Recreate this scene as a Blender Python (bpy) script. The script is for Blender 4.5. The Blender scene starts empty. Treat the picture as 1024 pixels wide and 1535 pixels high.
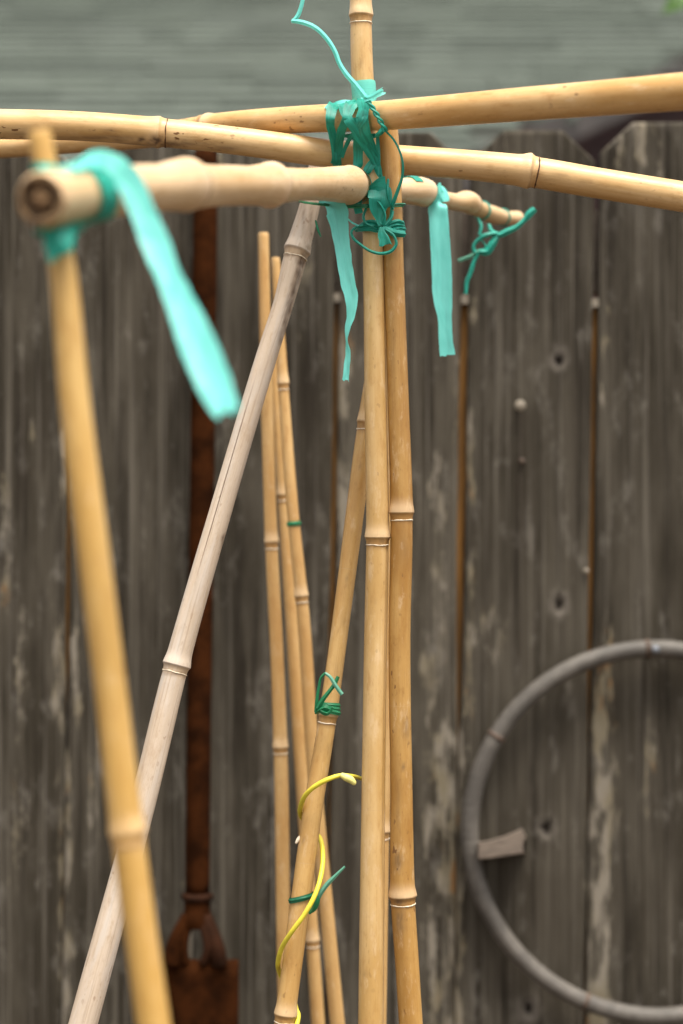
import bpy, bmesh, math, random
import numpy as np
from mathutils import Vector, Matrix, noise as mnoise

random.seed(7)
scene = bpy.context.scene
COL = scene.collection

# ------------------------------------------------------------------ camera
EYE = 1.40                       # eye height in metres
FPX = 70.0 / 24.0 * 1024.0       # focal length in photo pixels
cam_d = bpy.data.cameras.new('camera')
cam_d.sensor_fit = 'HORIZONTAL'
cam_d.sensor_width = 24.0
cam_d.lens = 70.0
cam_d.clip_start = 0.05
cam_d.clip_end = 400.0
cam_d.dof.use_dof = True
cam_d.dof.focus_distance = 1.555
cam_d.dof.aperture_fstop = 3.8
cam_d.dof.aperture_blades = 0
cam = bpy.data.objects.new('camera', cam_d)
COL.objects.link(cam)
cam.location = (0, 0, EYE)
cam.rotation_euler = (math.radians(90), 0, 0)
scene.camera = cam

# ------------------------------------------------------------------ sky, sun, exposure
SUN_EL, SUN_AZ = math.radians(70), math.radians(148)   # azimuth clockwise from +Y
world = bpy.data.worlds.new('World')
scene.world = world
world.use_nodes = True
wn = world.node_tree
wn.nodes.clear()
wo = wn.nodes.new('ShaderNodeOutputWorld')
wb = wn.nodes.new('ShaderNodeBackground')
ws = wn.nodes.new('ShaderNodeTexSky')
ws.sky_type = 'NISHITA'
ws.sun_disc = False
ws.sun_elevation = SUN_EL
ws.sun_rotation = SUN_AZ
ws.air_density = 1.0
ws.dust_density = 4.0
ws.ozone_density = 1.0
wh = wn.nodes.new('ShaderNodeHueSaturation')           # an overcast sky is nearly grey
wh.inputs['Saturation'].default_value = 0.04
wb.inputs['Strength'].default_value = 0.082
wn.links.new(ws.outputs[0], wh.inputs['Color'])
wn.links.new(wh.outputs[0], wb.inputs['Color'])
wn.links.new(wb.outputs[0], wo.inputs['Surface'])

sun_d = bpy.data.lights.new('sun', 'SUN')
sun_d.energy = 1.5
sun_d.angle = math.radians(28)
sun_d.color = (1.0, 0.94, 0.84)
sun = bpy.data.objects.new('sun', sun_d)
COL.objects.link(sun)
sdir = Vector((math.sin(SUN_AZ) * math.cos(SUN_EL), math.cos(SUN_AZ) * math.cos(SUN_EL), math.sin(SUN_EL)))
sun.rotation_euler = sdir.to_track_quat('Z', 'Y').to_euler()
sun.location = (0, -3, 6)

scene.view_settings.view_transform = 'Standard'
scene.view_settings.look = 'None'
scene.view_settings.gamma = 1.0
scene.view_settings.exposure = 1.87
scene.render.engine = 'CYCLES'
scene.render.resolution_x = 683
scene.render.resolution_y = 1024


# ------------------------------------------------------------------ helpers
def at(px, py, d):
    """photo pixel and distance -> world point (layout helper, real metres)"""
    return Vector(((px - 512.0) * d / FPX, d, EYE - (py - 767.5) * d / FPX))


def to_px(p):
    return (512.0 + p[0] * FPX / p[1], 767.5 - (p[2] - EYE) * FPX / p[1])


def tag(o, label=None, cat=None, group=None, kind=None):
    if label: o['label'] = label
    if cat: o['category'] = cat
    if group: o['group'] = group
    if kind: o['kind'] = kind
    return o


def empty(name, loc, label=None, cat=None, group=None):
    o = bpy.data.objects.new(name, None)
    o.empty_display_size = 0.05
    COL.objects.link(o)
    o.location = loc
    return tag(o, label, cat, group)


def base_of(parent):
    b = Vector((0, 0, 0))
    while parent is not None:
        b += Vector(parent.location)
        parent = parent.parent
    return b


def mesh_obj(name, verts, faces, mat, parent=None, smooth=True, attrs=None):
    """verts in world space; the object keeps them relative to its parent"""
    b = base_of(parent)
    V = [(v[0] - b.x, v[1] - b.y, v[2] - b.z) for v in verts]
    me = bpy.data.meshes.new(name)
    me.from_pydata(V, [], faces)
    if smooth:
        me.polygons.foreach_set('use_smooth', [True] * len(me.polygons))
    for an, (typ, data) in (attrs or {}).items():
        a = me.attributes.new(an, typ, 'POINT')
        arr = np.asarray(data, dtype=np.float32).ravel()
        a.data.foreach_set('vector' if typ == 'FLOAT_VECTOR' else 'value', arr)
    if mat: me.materials.append(mat)
    me.update()
    o = bpy.data.objects.new(name, me)
    COL.objects.link(o)
    if parent is not None:
        o.parent = parent
    return o


def box_geo(x0, x1, y0, y1, z0, z1):
    v = [(x0, y0, z0), (x1, y0, z0), (x1, y1, z0), (x0, y1, z0), (x0, y0, z1), (x1, y0, z1), (x1, y1, z1), (x0, y1, z1)]
    f = [(3, 2, 1, 0), (4, 5, 6, 7), (0, 1, 5, 4), (1, 2, 6, 5), (2, 3, 7, 6), (3, 0, 4, 7)]
    return v, f


# ------------------------------------------------------------------ materials
def new_mat(name):
    m = bpy.data.materials.new(name)
    m.use_nodes = True
    nt = m.node_tree
    for n in list(nt.nodes):
        nt.nodes.remove(n)
    out = nt.nodes.new('ShaderNodeOutputMaterial')
    bs = nt.nodes.new('ShaderNodeBsdfPrincipled')
    nt.links.new(bs.outputs[0], out.inputs['Surface'])
    return m, nt, bs, out


class NT:
    """tiny node-building shorthand"""
    def __init__(s, nt): s.nt = nt
    def n(s, t, **kw):
        nd = s.nt.nodes.new(t)
        for k, v in kw.items(): setattr(nd, k, v)
        return nd
    def l(s, a, b): s.nt.links.new(a, b)
    def attr(s, name, out='Fac'):
        a = s.n('ShaderNodeAttribute'); a.attribute_name = name
        return a.outputs[out]
    def obj(s):
        return s.n('ShaderNodeTexCoord').outputs['Object']
    def mapped(s, vec, scale, loc=(0, 0, 0)):
        m = s.n('ShaderNodeMapping'); s.l(vec, m.inputs['Vector'])
        m.inputs['Scale'].default_value = scale; m.inputs['Location'].default_value = loc
        return m.outputs[0]
    def noise(s, vec, scale=1.0, detail=4, rough=0.6):
        n = s.n('ShaderNodeTexNoise'); s.l(vec, n.inputs['Vector'])
        n.inputs['Scale'].default_value = scale; n.inputs['Detail'].default_value = detail
        n.inputs['Roughness'].default_value = rough
        return n.outputs['Fac']
    def rng(s, v, a, b, c=0.0, d=1.0, smooth=True):
        r = s.n('ShaderNodeMapRange'); s.l(v, r.inputs['Value'])
        if smooth: r.interpolation_type = 'SMOOTHSTEP'
        r.inputs['From Min'].default_value = a; r.inputs['From Max'].default_value = b
        r.inputs['To Min'].default_value = c; r.inputs['To Max'].default_value = d
        return r.outputs[0]
    def math(s, op, a, b=None):
        m = s.n('ShaderNodeMath', operation=op)
        for i, x in enumerate((a, b)):
            if x is None: continue
            if isinstance(x, (int, float)): m.inputs[i].default_value = x
            else: s.l(x, m.inputs[i])
        return m.outputs[0]
    def mix(s, fac, a, b, blend='MIX'):
        m = s.n('ShaderNodeMix', data_type='RGBA', blend_type=blend)
        for sock, x in ((m.inputs[0], fac), (m.inputs[6], a), (m.inputs[7], b)):
            if isinstance(x, (int, float)): sock.default_value = x
            elif isinstance(x, tuple): sock.default_value = (x[0], x[1], x[2], 1)
            else: s.l(x, sock)
        return m.outputs[2]
    def bump(s, h, bs, strength=0.3, dist=0.001):
        b = s.n('ShaderNodeBump'); s.l(h, b.inputs['Height'])
        b.inputs['Strength'].default_value = strength; b.inputs['Distance'].default_value = dist
        s.l(b.outputs[0], bs.inputs['Normal'])


def bamboo_mat(name, light, dark, seed, band=(0.30, 0.15, 0.045), spot=(0.17, 0.075, 0.022), spots=0.5,
               rough=0.42, flare=(0.70, 0.52, 0.33), weather=0.0):
    m, nt, bs, out = new_mat(name)
    k = NT(nt)
    cv = k.attr('cane', 'Vector')
    loc = (seed * 1.7, seed * 0.9, seed * 2.3)
    big = k.noise(k.mapped(cv, (45, 45, 9), loc), 1, 3)
    fib = k.noise(k.mapped(cv, (900, 900, 14), loc), 1, 4, 0.65)
    fine = k.noise(k.mapped(cv, (420, 420, 160), loc), 1, 5, 0.7)
    spk = k.noise(k.mapped(cv, (260, 260, 130), loc), 1, 2, 0.4)
    patch = k.noise(k.mapped(cv, (30, 30, 14), (loc[1], loc[2], loc[0])), 1, 3)
    col = k.mix(k.rng(big, 0.33, 0.68), light, dark)
    col = k.mix(k.math('MULTIPLY', k.rng(fib, 0.46, 0.72), 0.55), col, dark)
    mot = k.noise(k.mapped(cv, (120, 120, 40), (loc[2], loc[0], loc[1])), 1, 5, 0.7)
    col = k.mix(k.math('MULTIPLY', k.rng(mot, 0.52, 0.72), 0.55), col, (dark[0] * .78, dark[1] * .68, dark[2] * .55))
    col = k.mix(k.math('MULTIPLY', k.rng(mot, 0.30, 0.46, 1, 0), 0.35), col, flare)
    col = k.mix(k.math('MULTIPLY', k.rng(fine, 0.5, 0.78), 0.28), col, (dark[0] * .6, dark[1] * .5, dark[2] * .45))
    if weather:
        wsk = k.noise(k.mapped(cv, (500, 500, 8), loc), 1, 5, 0.7)
        col = k.mix(k.math('MULTIPLY', k.rng(wsk, 0.50, 0.66), weather), col, (0.24, 0.15, 0.085))
        gy = k.noise(k.mapped(cv, (80, 80, 10), loc), 1, 4, 0.6)
        col = k.mix(k.math('MULTIPLY', k.rng(gy, 0.45, 0.7), 0.5), col, (0.50, 0.46, 0.42))
    # dark flecks, gathered in a few patches
    sf = k.math('MULTIPLY', k.rng(spk, 0.665, 0.715), k.rng(patch, 0.42, 0.62))
    col = k.mix(k.math('MULTIPLY', sf, spots), col, spot)
    # rusty smudges
    sm = k.math('MULTIPLY', k.rng(fine, 0.52, 0.66), k.rng(patch, 0.60, 0.70))
    col = k.mix(k.math('MULTIPLY', sm, 0.55 * spots), col, (0.22, 0.10, 0.03))
    # colour of the joint: pale swelling, brown band between ridge and sheath scar
    nd = k.attr('nd')
    fl = k.math('MULTIPLY', k.rng(nd, -0.014, -0.001), k.rng(nd, 0.0003, 0.0016, 1, 0))
    col = k.mix(k.math('MULTIPLY', fl, 0.45), col, flare)
    bd = k.math('MULTIPLY', k.rng(nd, 0.0004, 0.0018), k.rng(nd, 0.0062, 0.012, 1, 0))
    bd = k.math('MULTIPLY', bd, k.rng(fine, 0.30, 0.55, 0.55, 1.0))
    col = k.mix(k.math('MULTIPLY', bd, 0.72), col, band)
    ck = k.attr('crack')
    col = k.mix(ck, col, (0.10, 0.055, 0.03))
    k.l(col, bs.inputs['Base Color'])
    bs.inputs['Roughness'].default_value = rough
    rr = k.rng(fine, 0.3, 0.75, rough - 0.07, rough + 0.16, False)
    k.l(rr, bs.inputs['Roughness'])
    bs.inputs['Specular IOR Level'].default_value = 0.38
    bs.inputs['Coat Weight'].default_value = 0.05 if weather else 0.15
    bs.inputs['Coat Roughness'].default_value = 0.3
    k.bump(k.math('ADD', fib, k.math('MULTIPLY', fine, 0.6)), bs, 0.35 if weather else 0.22, 0.0006)
    return m


def plain_mat(name, col, rough=0.6, var=0.25, scale=60.0, stretch=(1, 1, 1), bump=0.15, bdist=0.001, metal=0.0, col2=None, spec=0.4):
    m, nt, bs, out = new_mat(name)
    k = NT(nt)
    v = k.mapped(k.obj(), stretch)
    n1 = k.noise(v, scale, 5, 0.65)
    c2 = col2 or tuple(c * (1 - var) for c in col)
    c = k.mix(k.rng(n1, 0.35, 0.65), col, c2)
    k.l(c, bs.inputs['Base Color'])
    bs.inputs['Roughness'].default_value = rough
    bs.inputs['Metallic'].default_value = metal
    bs.inputs['Specular IOR Level'].default_value = spec
    k.bump(n1, bs, bump, bdist)
    return m


def tape_mat(name, col, deep, trans=0.45, rough=0.38):
    """thin stretchy plastic: part of the light goes through"""
    m, nt, bs, out = new_mat(name)
    k = NT(nt)
    n1 = k.noise(k.mapped(k.attr('tape', 'Vector'), (1, 1, 1)), 1, 3, 0.6)
    n2 = k.noise(k.mapped(k.attr('tape', 'Vector'), (0.25, 5.5, 1)), 1, 3, 0.6)
    c = k.mix(k.rng(n1, 0.35, 0.75), col, deep)
    c = k.mix(k.math('MULTIPLY', k.rng(n2, 0.52, 0.72), 0.5), c, tuple(x * 0.72 for x in deep))
    k.l(c, bs.inputs['Base Color'])
    bs.inputs['Roughness'].default_value = rough
    k.bump(k.math('ADD', n1, n2), bs, 0.22, 0.0006)
    tr = k.n('ShaderNodeBsdfTranslucent')
    k.l(c, tr.inputs['Color'])
    mx = k.n('ShaderNodeMixShader')
    mx.inputs[0].default_value = trans
    k.l(bs.outputs[0], mx.inputs[1]); k.l(tr.outputs[0], mx.inputs[2])
    k.l(mx.outputs[0], out.inputs['Surface'])
    return m


def fence_mat(name, seed, tint=1.0):
    m, nt, bs, out = new_mat(name)
    k = NT(nt)
    o = k.obj()
    loc = (seed * 3.1, seed * 1.3, seed * 0.7)
    broad = k.noise(k.mapped(o, (18, 18, 4.5), loc), 1, 4, 0.6)
    streak = k.noise(k.mapped(o, (85, 85, 3.0), loc), 1, 6, 0.72)
    fib = k.noise(k.mapped(o, (520, 520, 9), loc), 1, 4, 0.6)
    blot = k.noise(k.mapped(o, (46, 46, 17), loc), 1, 6, 0.72)
    t = tint
    t *= 0.44
    fib2 = k.noise(k.mapped(o, (240, 240, 2.2), (loc[2], loc[0], loc[1])), 1, 5, 0.6)
    col = k.mix(k.rng(broad, 0.34, 0.66), (0.080 * t, 0.066 * t, 0.046 * t), (0.180 * t, 0.153 * t, 0.115 * t))
    col = k.mix(k.math('MULTIPLY', k.rng(streak, 0.47, 0.64), 0.72), col, (0.030 * t, 0.023 * t, 0.016 * t))
    col = k.mix(k.math('MULTIPLY', k.rng(fib2, 0.50, 0.66), 0.72), col, (0.29 * t, 0.252 * t, 0.20 * t))
    col = k.mix(k.math('MULTIPLY', k.rng(blot, 0.54, 0.70), 0.48), col, (0.46 * t, 0.41 * t, 0.345 * t))
    col = k.mix(k.math('MULTIPLY', k.rng(fib, 0.45, 0.7), 0.45), col, (0.028, 0.022, 0.016))
    kn = k.attr('knot')
    col = k.mix(k.math('MULTIPLY', k.rng(kn, 0.0, 0.5, 0, 0.62), k.rng(blot, 0.35, 0.6, 0.35, 1.0)), col, (0.16, 0.138, 0.116))
    col = k.mix(k.rng(kn, 0.6, 1.0), col, (0.012, 0.009, 0.007))
    st = k.attr('stain')
    col = k.mix(st, col, (0.026, 0.020, 0.014))
    li = k.attr('lichen')
    ln = k.noise(k.mapped(o, (210, 210, 42), loc), 1, 6, 0.75)
    lf = k.math('MULTIPLY', k.rng(k.math('ADD', k.math('MULTIPLY', li, 0.75), k.math('MULTIPLY', ln, 1.7)), 1.02, 1.42), k.rng(li, 0.02, 0.15))
    hue = k.noise(k.mapped(o, (40, 40, 14), loc), 1, 3)
    lc = k.mix(k.rng(hue, 0.40, 0.62), (0.22, 0.19, 0.15), (0.18, 0.15, 0.10))
    lc = k.mix(k.rng(hue, 0.62, 0.70), lc, (0.24, 0.125, 0.05))
    col = k.mix(k.math('MULTIPLY', lf, 0.85), col, lc)
    k.l(col, bs.inputs['Base Color'])
    bs.inputs['Roughness'].default_value = 0.85
    bs.inputs['Specular IOR Level'].default_value = 0.08
    k.bump(k.math('ADD', streak, fib), bs, 0.5, 0.0015)
    return m


M = {}
GOLD, GOLD_D = (0.66, 0.435, 0.175), (0.50, 0.285, 0.085)
M['gold_a'] = bamboo_mat('bamboo_gold_a', (0.60, 0.400, 0.180), (0.48, 0.285, 0.095), 1.0, spots=0.35)
M['gold_b'] = bamboo_mat('bamboo_gold_b', (0.45, 0.255, 0.075), (0.32, 0.155, 0.032), 2.0, spots=0.95)
M['gold_c'] = bamboo_mat('bamboo_gold_c', (0.57, 0.355, 0.130), (0.45, 0.245, 0.070), 3.0, spots=0.5)
M['bar_a'] = bamboo_mat('bamboo_bar_a', (0.62, 0.395, 0.175), (0.49, 0.275, 0.088), 4.0, spots=0.8)
M['bar_b'] = bamboo_mat('bamboo_bar_b', (0.66, 0.445, 0.220), (0.51, 0.300, 0.105), 5.0, spots=1.0, flare=(0.68, 0.46, 0.24), band=(0.5, 0.29, 0.12))
M['stick'] = bamboo_mat('bamboo_tan', (0.64, 0.455, 0.270), (0.54, 0.345, 0.165), 6.0, spots=0.6, flare=(0.66, 0.47, 0.30), band=(0.46, 0.29, 0.15))
M['yellow'] = bamboo_mat('bamboo_yellow', (0.58, 0.365, 0.125), (0.47, 0.270, 0.070), 7.0, spots=0.2, flare=(0.66, 0.45, 0.25), band=(0.55, 0.32, 0.12))
M['grey'] = bamboo_mat('bamboo_weathered', (0.56, 0.450, 0.345), (0.48, 0.370, 0.268), 8.0, spots=0.45, rough=0.62,
                       flare=(0.60, 0.50, 0.40), band=(0.40, 0.27, 0.15), weather=0.40)
M['back'] = bamboo_mat('bamboo_back', (0.58, 0.365, 0.150), (0.47, 0.260, 0.085), 9.0, spots=0.3)
M['ring_pale'] = plain_mat('sheath_scar_pale', (0.74, 0.62, 0.46), 0.6, 0.25, 300)
M['ring_dark'] = plain_mat('sheath_scar_dark', (0.12, 0.055, 0.02), 0.7, 0.5, 300)
M['ring_tan'] = plain_mat('sheath_scar_tan', (0.50, 0.32, 0.15), 0.6, 0.3, 300)
M['pith'] = plain_mat('bamboo_pith', (0.13, 0.075, 0.035), 0.9, 0.6, 200, bump=0.5, col2=(0.03, 0.017, 0.008))
M['pith_core'] = plain_mat('bamboo_pith_core', (0.32, 0.19, 0.09), 0.9, 0.5, 200, bump=0.5, col2=(0.12, 0.065, 0.03))
M['rim'] = plain_mat('bamboo_rim', (0.30, 0.185, 0.09), 0.9, 0.55, 160, bump=0.6, col2=(0.10, 0.058, 0.028))
M['teal'] = tape_mat('tape_teal', (0.215, 0.78, 0.70), (0.17, 0.72, 0.635))
M['teal_lash'] = tape_mat('tape_teal_lashing', (0.018, 0.37, 0.275), (0.006, 0.21, 0.145), 0.28, 0.45)
M['green'] = tape_mat('tie_green', (0.020, 0.24, 0.095), (0.010, 0.15, 0.06), 0.2, 0.35)
M['green_dark'] = tape_mat('tie_dark_green', (0.010, 0.16, 0.075), (0.006, 0.09, 0.04), 0.15, 0.35)
M['green_pale'] = tape_mat('tie_pale_green', (0.16, 0.42, 0.30), (0.10, 0.34, 0.22), 0.3, 0.4)
M['vine'] = plain_mat('cord_yellow', (0.72, 0.60, 0.05), 0.45, 0.18, 90, bump=0.1)
M['vine_cut'] = plain_mat('cord_cut', (0.80, 0.72, 0.22), 0.5, 0.2, 200)
M['fence'] = [fence_mat('weathered_wood_%d' % i, i + 1.0, t) for i, t in enumerate((0.86, 0.84, 0.98, 0.98, 0.92, 0.98))]
M['raw_wood'] = plain_mat('unweathered_brown_wood', (0.27, 0.12, 0.02), 0.8, 0.6, 3.0, (60, 60, 3), 0.3)
M['peg'] = plain_mat('peg_wood', (0.19, 0.148, 0.115), 0.85, 0.35, 12.0, (6, 40, 40), 0.4, 0.002)
M['rust'] = plain_mat('rust', (0.038, 0.0118, 0.0034), 0.95, 0.6, 30, bump=0.7, bdist=0.002, col2=(0.014, 0.0048, 0.0018), spec=0.02)
M['rust_light'] = plain_mat('rust_worn', (0.034, 0.012, 0.005), 0.8, 0.5, 25, bump=0.6, bdist=0.002, col2=(0.016, 0.0060, 0.0025), spec=0.08)
M['hoop'] = plain_mat('hoop_grey', (0.120, 0.105, 0.089), 0.65, 0.4, 30, bump=0.3)
M['hoop_band'] = plain_mat('hoop_band', (0.10, 0.065, 0.045), 0.7, 0.4, 80)
M['nail'] = plain_mat('nail_pale', (0.21, 0.175, 0.13), 0.5, 0.3, 200)
M['nail_steel'] = plain_mat('nail_steel', (0.20, 0.21, 0.23), 0.35, 0.3, 200, metal=0.6)
M['soil'] = plain_mat('soil', (0.085, 0.060, 0.040), 0.95, 0.5, 9, bump=0.8, bdist=0.02)
M['wall'] = plain_mat('wall_dark_red', (0.034, 0.0050, 0.0030), 0.8, 0.4, 10)
M['fascia'] = plain_mat('fascia_grey_brown', (0.062, 0.052, 0.047), 0.7, 0.3, 8)
M['bark'] = plain_mat('bark', (0.12, 0.085, 0.06), 0.9, 0.5, 25, (1, 1, 0.3), 0.8, 0.01)
M['leaf'] = plain_mat('leaf', (0.045, 0.105, 0.010), 0.5, 0.4, 18)


def shingle_mat():
    m, nt, bs, out = new_mat('roof_shingle')
    k = NT(nt)
    o = k.obj()
    tone = k.attr('tone')
    a = k.noise(k.mapped(o, (1.6, 7, 7)), 1, 4)
    g = k.noise(o, 260, 3)
    c = k.mix(tone, (0.043, 0.054, 0.041), (0.080, 0.095, 0.075))
    c = k.mix(k.math('MULTIPLY', k.rng(a, 0.4, 0.7), 0.15), c, (0.060, 0.062, 0.056))
    c = k.mix(k.math('MULTIPLY', k.rng(g, 0.5, 0.7), 0.35), c, (0.04, 0.045, 0.037))
    k.l(c, bs.inputs['Base Color'])
    bs.inputs['Roughness'].default_value = 0.9
    k.bump(g, bs, 0.4, 0.002)
    return m


M['shingle'] = shingle_mat()

# ------------------------------------------------------------------ ground
def ground_sheet():
    xs = sorted(set([-60, -30, -12, -6] + [round(-3 + i * 0.15, 3) for i in range(41)] + [6, 12, 30, 60]))
    ys = sorted(set([-60, -30, -12, -6, -3] + [round(-1.5 + i * 0.15, 3) for i in range(34)] + [5, 8, 14, 30, 90]))
    V, F = [], []
    for y in ys:
        for x in xs:
            V.append((x, y, 0.016 * mnoise.noise(Vector((x * 3, y * 3, 0))) - 0.005))
    n = len(xs)
    for j in range(len(ys) - 1):
        for i in range(n - 1):
            a = j * n + i
            F.append((a, a + 1, a + 1 + n, a + n))
    tag(mesh_obj('ground', V, F, M['soil']), kind='structure')


ground_sheet()

# ------------------------------------------------------------------ the neighbour's house behind the fence
def build_house():
    h = empty('house', (0.0, 4.9, 0.0), 'house with grey-green shingle roof and dark red wall behind the fence', 'house')
    P = 0.40                                   # roof rise per metre
    Y0, Z0 = 4.3, 2.13

    def rz(y): return Z0 + P * (y - Y0)

    # raking lower edge on the right: the plane is cut from (740,222) up to (1024,96) of the photo's view
    def hit(px, py):
        sx, sz = (px - 512) / FPX, -(py - 767.5) / FPX
        y = (Z0 - P * Y0 - EYE) / (sz - P)
        return Vector((sx * y, y, rz(y)))
    a, b = hit(722, 228), hit(1040, 88)
    ex, ey = b.x - a.x, b.y - a.y

    def cut_y(x):                               # lower limit of the roof at x
        return Y0 if x <= a.x - (a.y - Y0) * ex / ey else max(Y0, a.y + (x - a.x) * ey / ex)
    YR = 8.6
    # deck
    xs = [-5.0, -2.0, -1.0, 0.0] + [a.x - (a.y - Y0) * ex / ey + i * 0.3 for i in range(13)]
    xs = [x for x in xs if cut_y(x) < YR - 0.05]
    V, F = [], []
    for x in xs:
        y = cut_y(x)
        V += [(x, y, rz(y) - 0.012), (x, YR, rz(YR) - 0.012), (x, y, rz(y) - 0.09), (x, YR, rz(YR) - 0.09)]
    for i in range(len(xs) - 1):
        q = i * 4; r = q + 4
        F += [(q, r, r + 1, q + 1), (q + 2, q + 3, r + 3, r + 2), (q, q + 2, r + 2, r), (q + 1, r + 1, r + 3, q + 3)]
    F += [(0, 1, 3, 2), (len(V) - 4, len(V) - 2, len(V) - 1, len(V) - 3)]
    roof = mesh_obj('roof', V, F, M['wall'], h, smooth=False)
    # shingles: every tab its own little slab, too small to pick apart at this distance
    V, F, T = [], [], []
    rnd = random.Random(3)
    e = 0.127 / math.sqrt(1 + P * P)
    row = 0
    y = Y0 - 0.02
    while y < YR:
        x = -5.0 + rnd.random() * 0.3
        rowtone = 0.5 + 0.10 * mnoise.noise(Vector((row * 0.37, 5.2, 0)))
        while x < 4.2:
            w = rnd.choice((0.12, 0.17, 0.22, 0.30))
            if y + 0.02 >= cut_y(x + w * 0.5):
                th = 0.012 + rnd.random() * 0.008
                t = min(1, max(0, rowtone + rnd.uniform(-0.4, 0.4)))
                s = len(V)
                y1 = y + e * 1.35
                x1 = x + w - 0.004
                V += [(x, y, rz(y) + th), (x1, y, rz(y) + th), (x1, y1, rz(y1) + 0.001), (x, y1, rz(y1) + 0.001),
                      (x, y, rz(y) - 0.004), (x1, y, rz(y) - 0.004)]
                F += [(s, s + 1, s + 2, s + 3), (s + 4, s + 5, s + 1, s), (s + 4, s, s + 3), (s + 1, s + 5, s + 2)]
                T += [t] * 6
            x += w
        y += e
        row += 1
    tag(mesh_obj('shingle_courses', V, F, M['shingle'], roof, smooth=False, attrs={'tone': ('FLOAT', T)}), kind='stuff')
    # barge board under the raking edge
    dirv = (b - a).normalized()
    s0, s1 = a - dirv * 0.9, b + dirv * 1.6
    V = []
    for p in (s0, s1):
        V += [(p.x + 0.01, p.y - 0.035, p.z + 0.012), (p.x + 0.01, p.y - 0.005, p.z + 0.012),
              (p.x + 0.01, p.y - 0.005, p.z - 0.072), (p.x + 0.01, p.y - 0.035, p.z - 0.072)]
    F = [(0, 4, 5, 1), (1, 5, 6, 2), (2, 6, 7, 3), (3, 7, 4, 0), (0, 1, 2, 3), (4, 7, 6, 5)]
    mesh_obj('barge_board', V, F, M['fascia'], h, smooth=False)
    # wall below the roof
    v1, f1 = [], []
    xs2 = [-4.7] + [x for x in xs if -4.7 < x] + [4.6]
    for x in xs2:
        yy = 4.9 if cut_y(x) < 4.8 else min(cut_y(x) + 0.25, YR - 0.3)
        zt = rz(yy) - 0.10
        v1 += [(x, yy, -0.02), (x, yy, zt), (x, yy + 0.12, -0.02), (x, yy + 0.12, zt)]
    for i in range(len(xs2) - 1):
        q = i * 4; r = q + 4
        f1 += [(q, r, r + 1, q + 1), (q + 2, q + 3, r + 3, r + 2), (q + 1, r + 1, r + 3, q + 3)]
    mesh_obj('wall', v1, f1, M['wall'], h, smooth=False)


build_house()

# ------------------------------------------------------------------ fence
FD = 2.14                       # picket front face
LEAN = 0.0150                   # pickets lean a little: x shift per unit drop


def edge_x(px450, py):          # photo x of a vertical seam at height py
    return px450 - LEAN * (py - 450)


# knots, stains and lichen are marks that belong to the boards (photo pixel coordinates on the board face)
KNOTS = [(838, 540, 9), (838, 906, 10), (820, 1241, 10), (792, 1512, 11)]
LICHEN = [(290, 1376, 1440, 9, 0.8), (672, 1100, 1700, 24, 0.50), (652, 1190, 1600, 14, 0.42), (688, 1130, 1700, 9, 0.52), (640, 930, 1040, 12, 0.36),
          (907, 990, 1240, 15, 0.62), (903, 1240, 1700, 14, 0.50), (886, 1240, 1700, 8, 0.35), (96, 1150, 1700, 9, 0.50), (88, 950, 1070, 9, 0.42), (112, 950, 1060, 6, 0.42),
          (101, 640, 740, 9, 0.55), (47, 655, 715, 7, 0.50), (30, 960, 1060, 8, 0.35), (516, 535, 625, 11, 0.46), (514, 690, 810, 12, 0.56),
          (704, 460, 620, 6, 0.36), (704, 640, 1100, 7, 0.34), (684, 560, 700, 6, 0.34), (906, 470, 620, 5, 0.3), (456, 425, 470, 8, 0.5), (932, 185, 260, 6, 0.46),
          (958, 185, 250, 7, 0.42), (985, 188, 235, 6, 0.4), (770, 195, 240, 12, 0.3), (740, 935, 985, 16, 0.32), (660, 700, 1000, 12, 0.3), (10, 720, 900, 8, .32),
          (320, 200, 245, 14, 0.4), (975, 1090, 1200, 9, 0.3), (140, 1130, 1230, 10, 0.25), (30, 1180, 1300, 18, .28)]
STAIN = [(782, 625, 790, 8, 0.75), (782, 700, 1000, 7, 0.5), (36, 560, 760, 9, 0.6), (66, 560, 700, 6, 0.6), (800, 300, 460, 40, 0.25), (860, 480, 900, 6, 0.4),
         (730, 760, 1000, 8, 0.3), (470, 560, 900, 10, 0.35), (620, 500, 700, 9, 0.25), (180, 900, 1300, 20, 0.3), (800, 1320, 1480, 50, 0.35)]


def px_mask(lst, px, py, soft_y=25.0):
    v = 0.0
    for (x, y0, y1, hw, s) in lst:
        dx = abs(px - (x - 0.0)) / hw
        if dx > 1.6: continue
        if py < y0 - soft_y or py > y1 + soft_y: continue
        fx = max(0.0, min(1.0, 1.6 - dx))
        fy = min(1.0, (py - (y0 - soft_y)) / soft_y, ((y1 + soft_y) - py) / soft_y)
        v = max(v, s * fx * fy)
    return v


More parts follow.
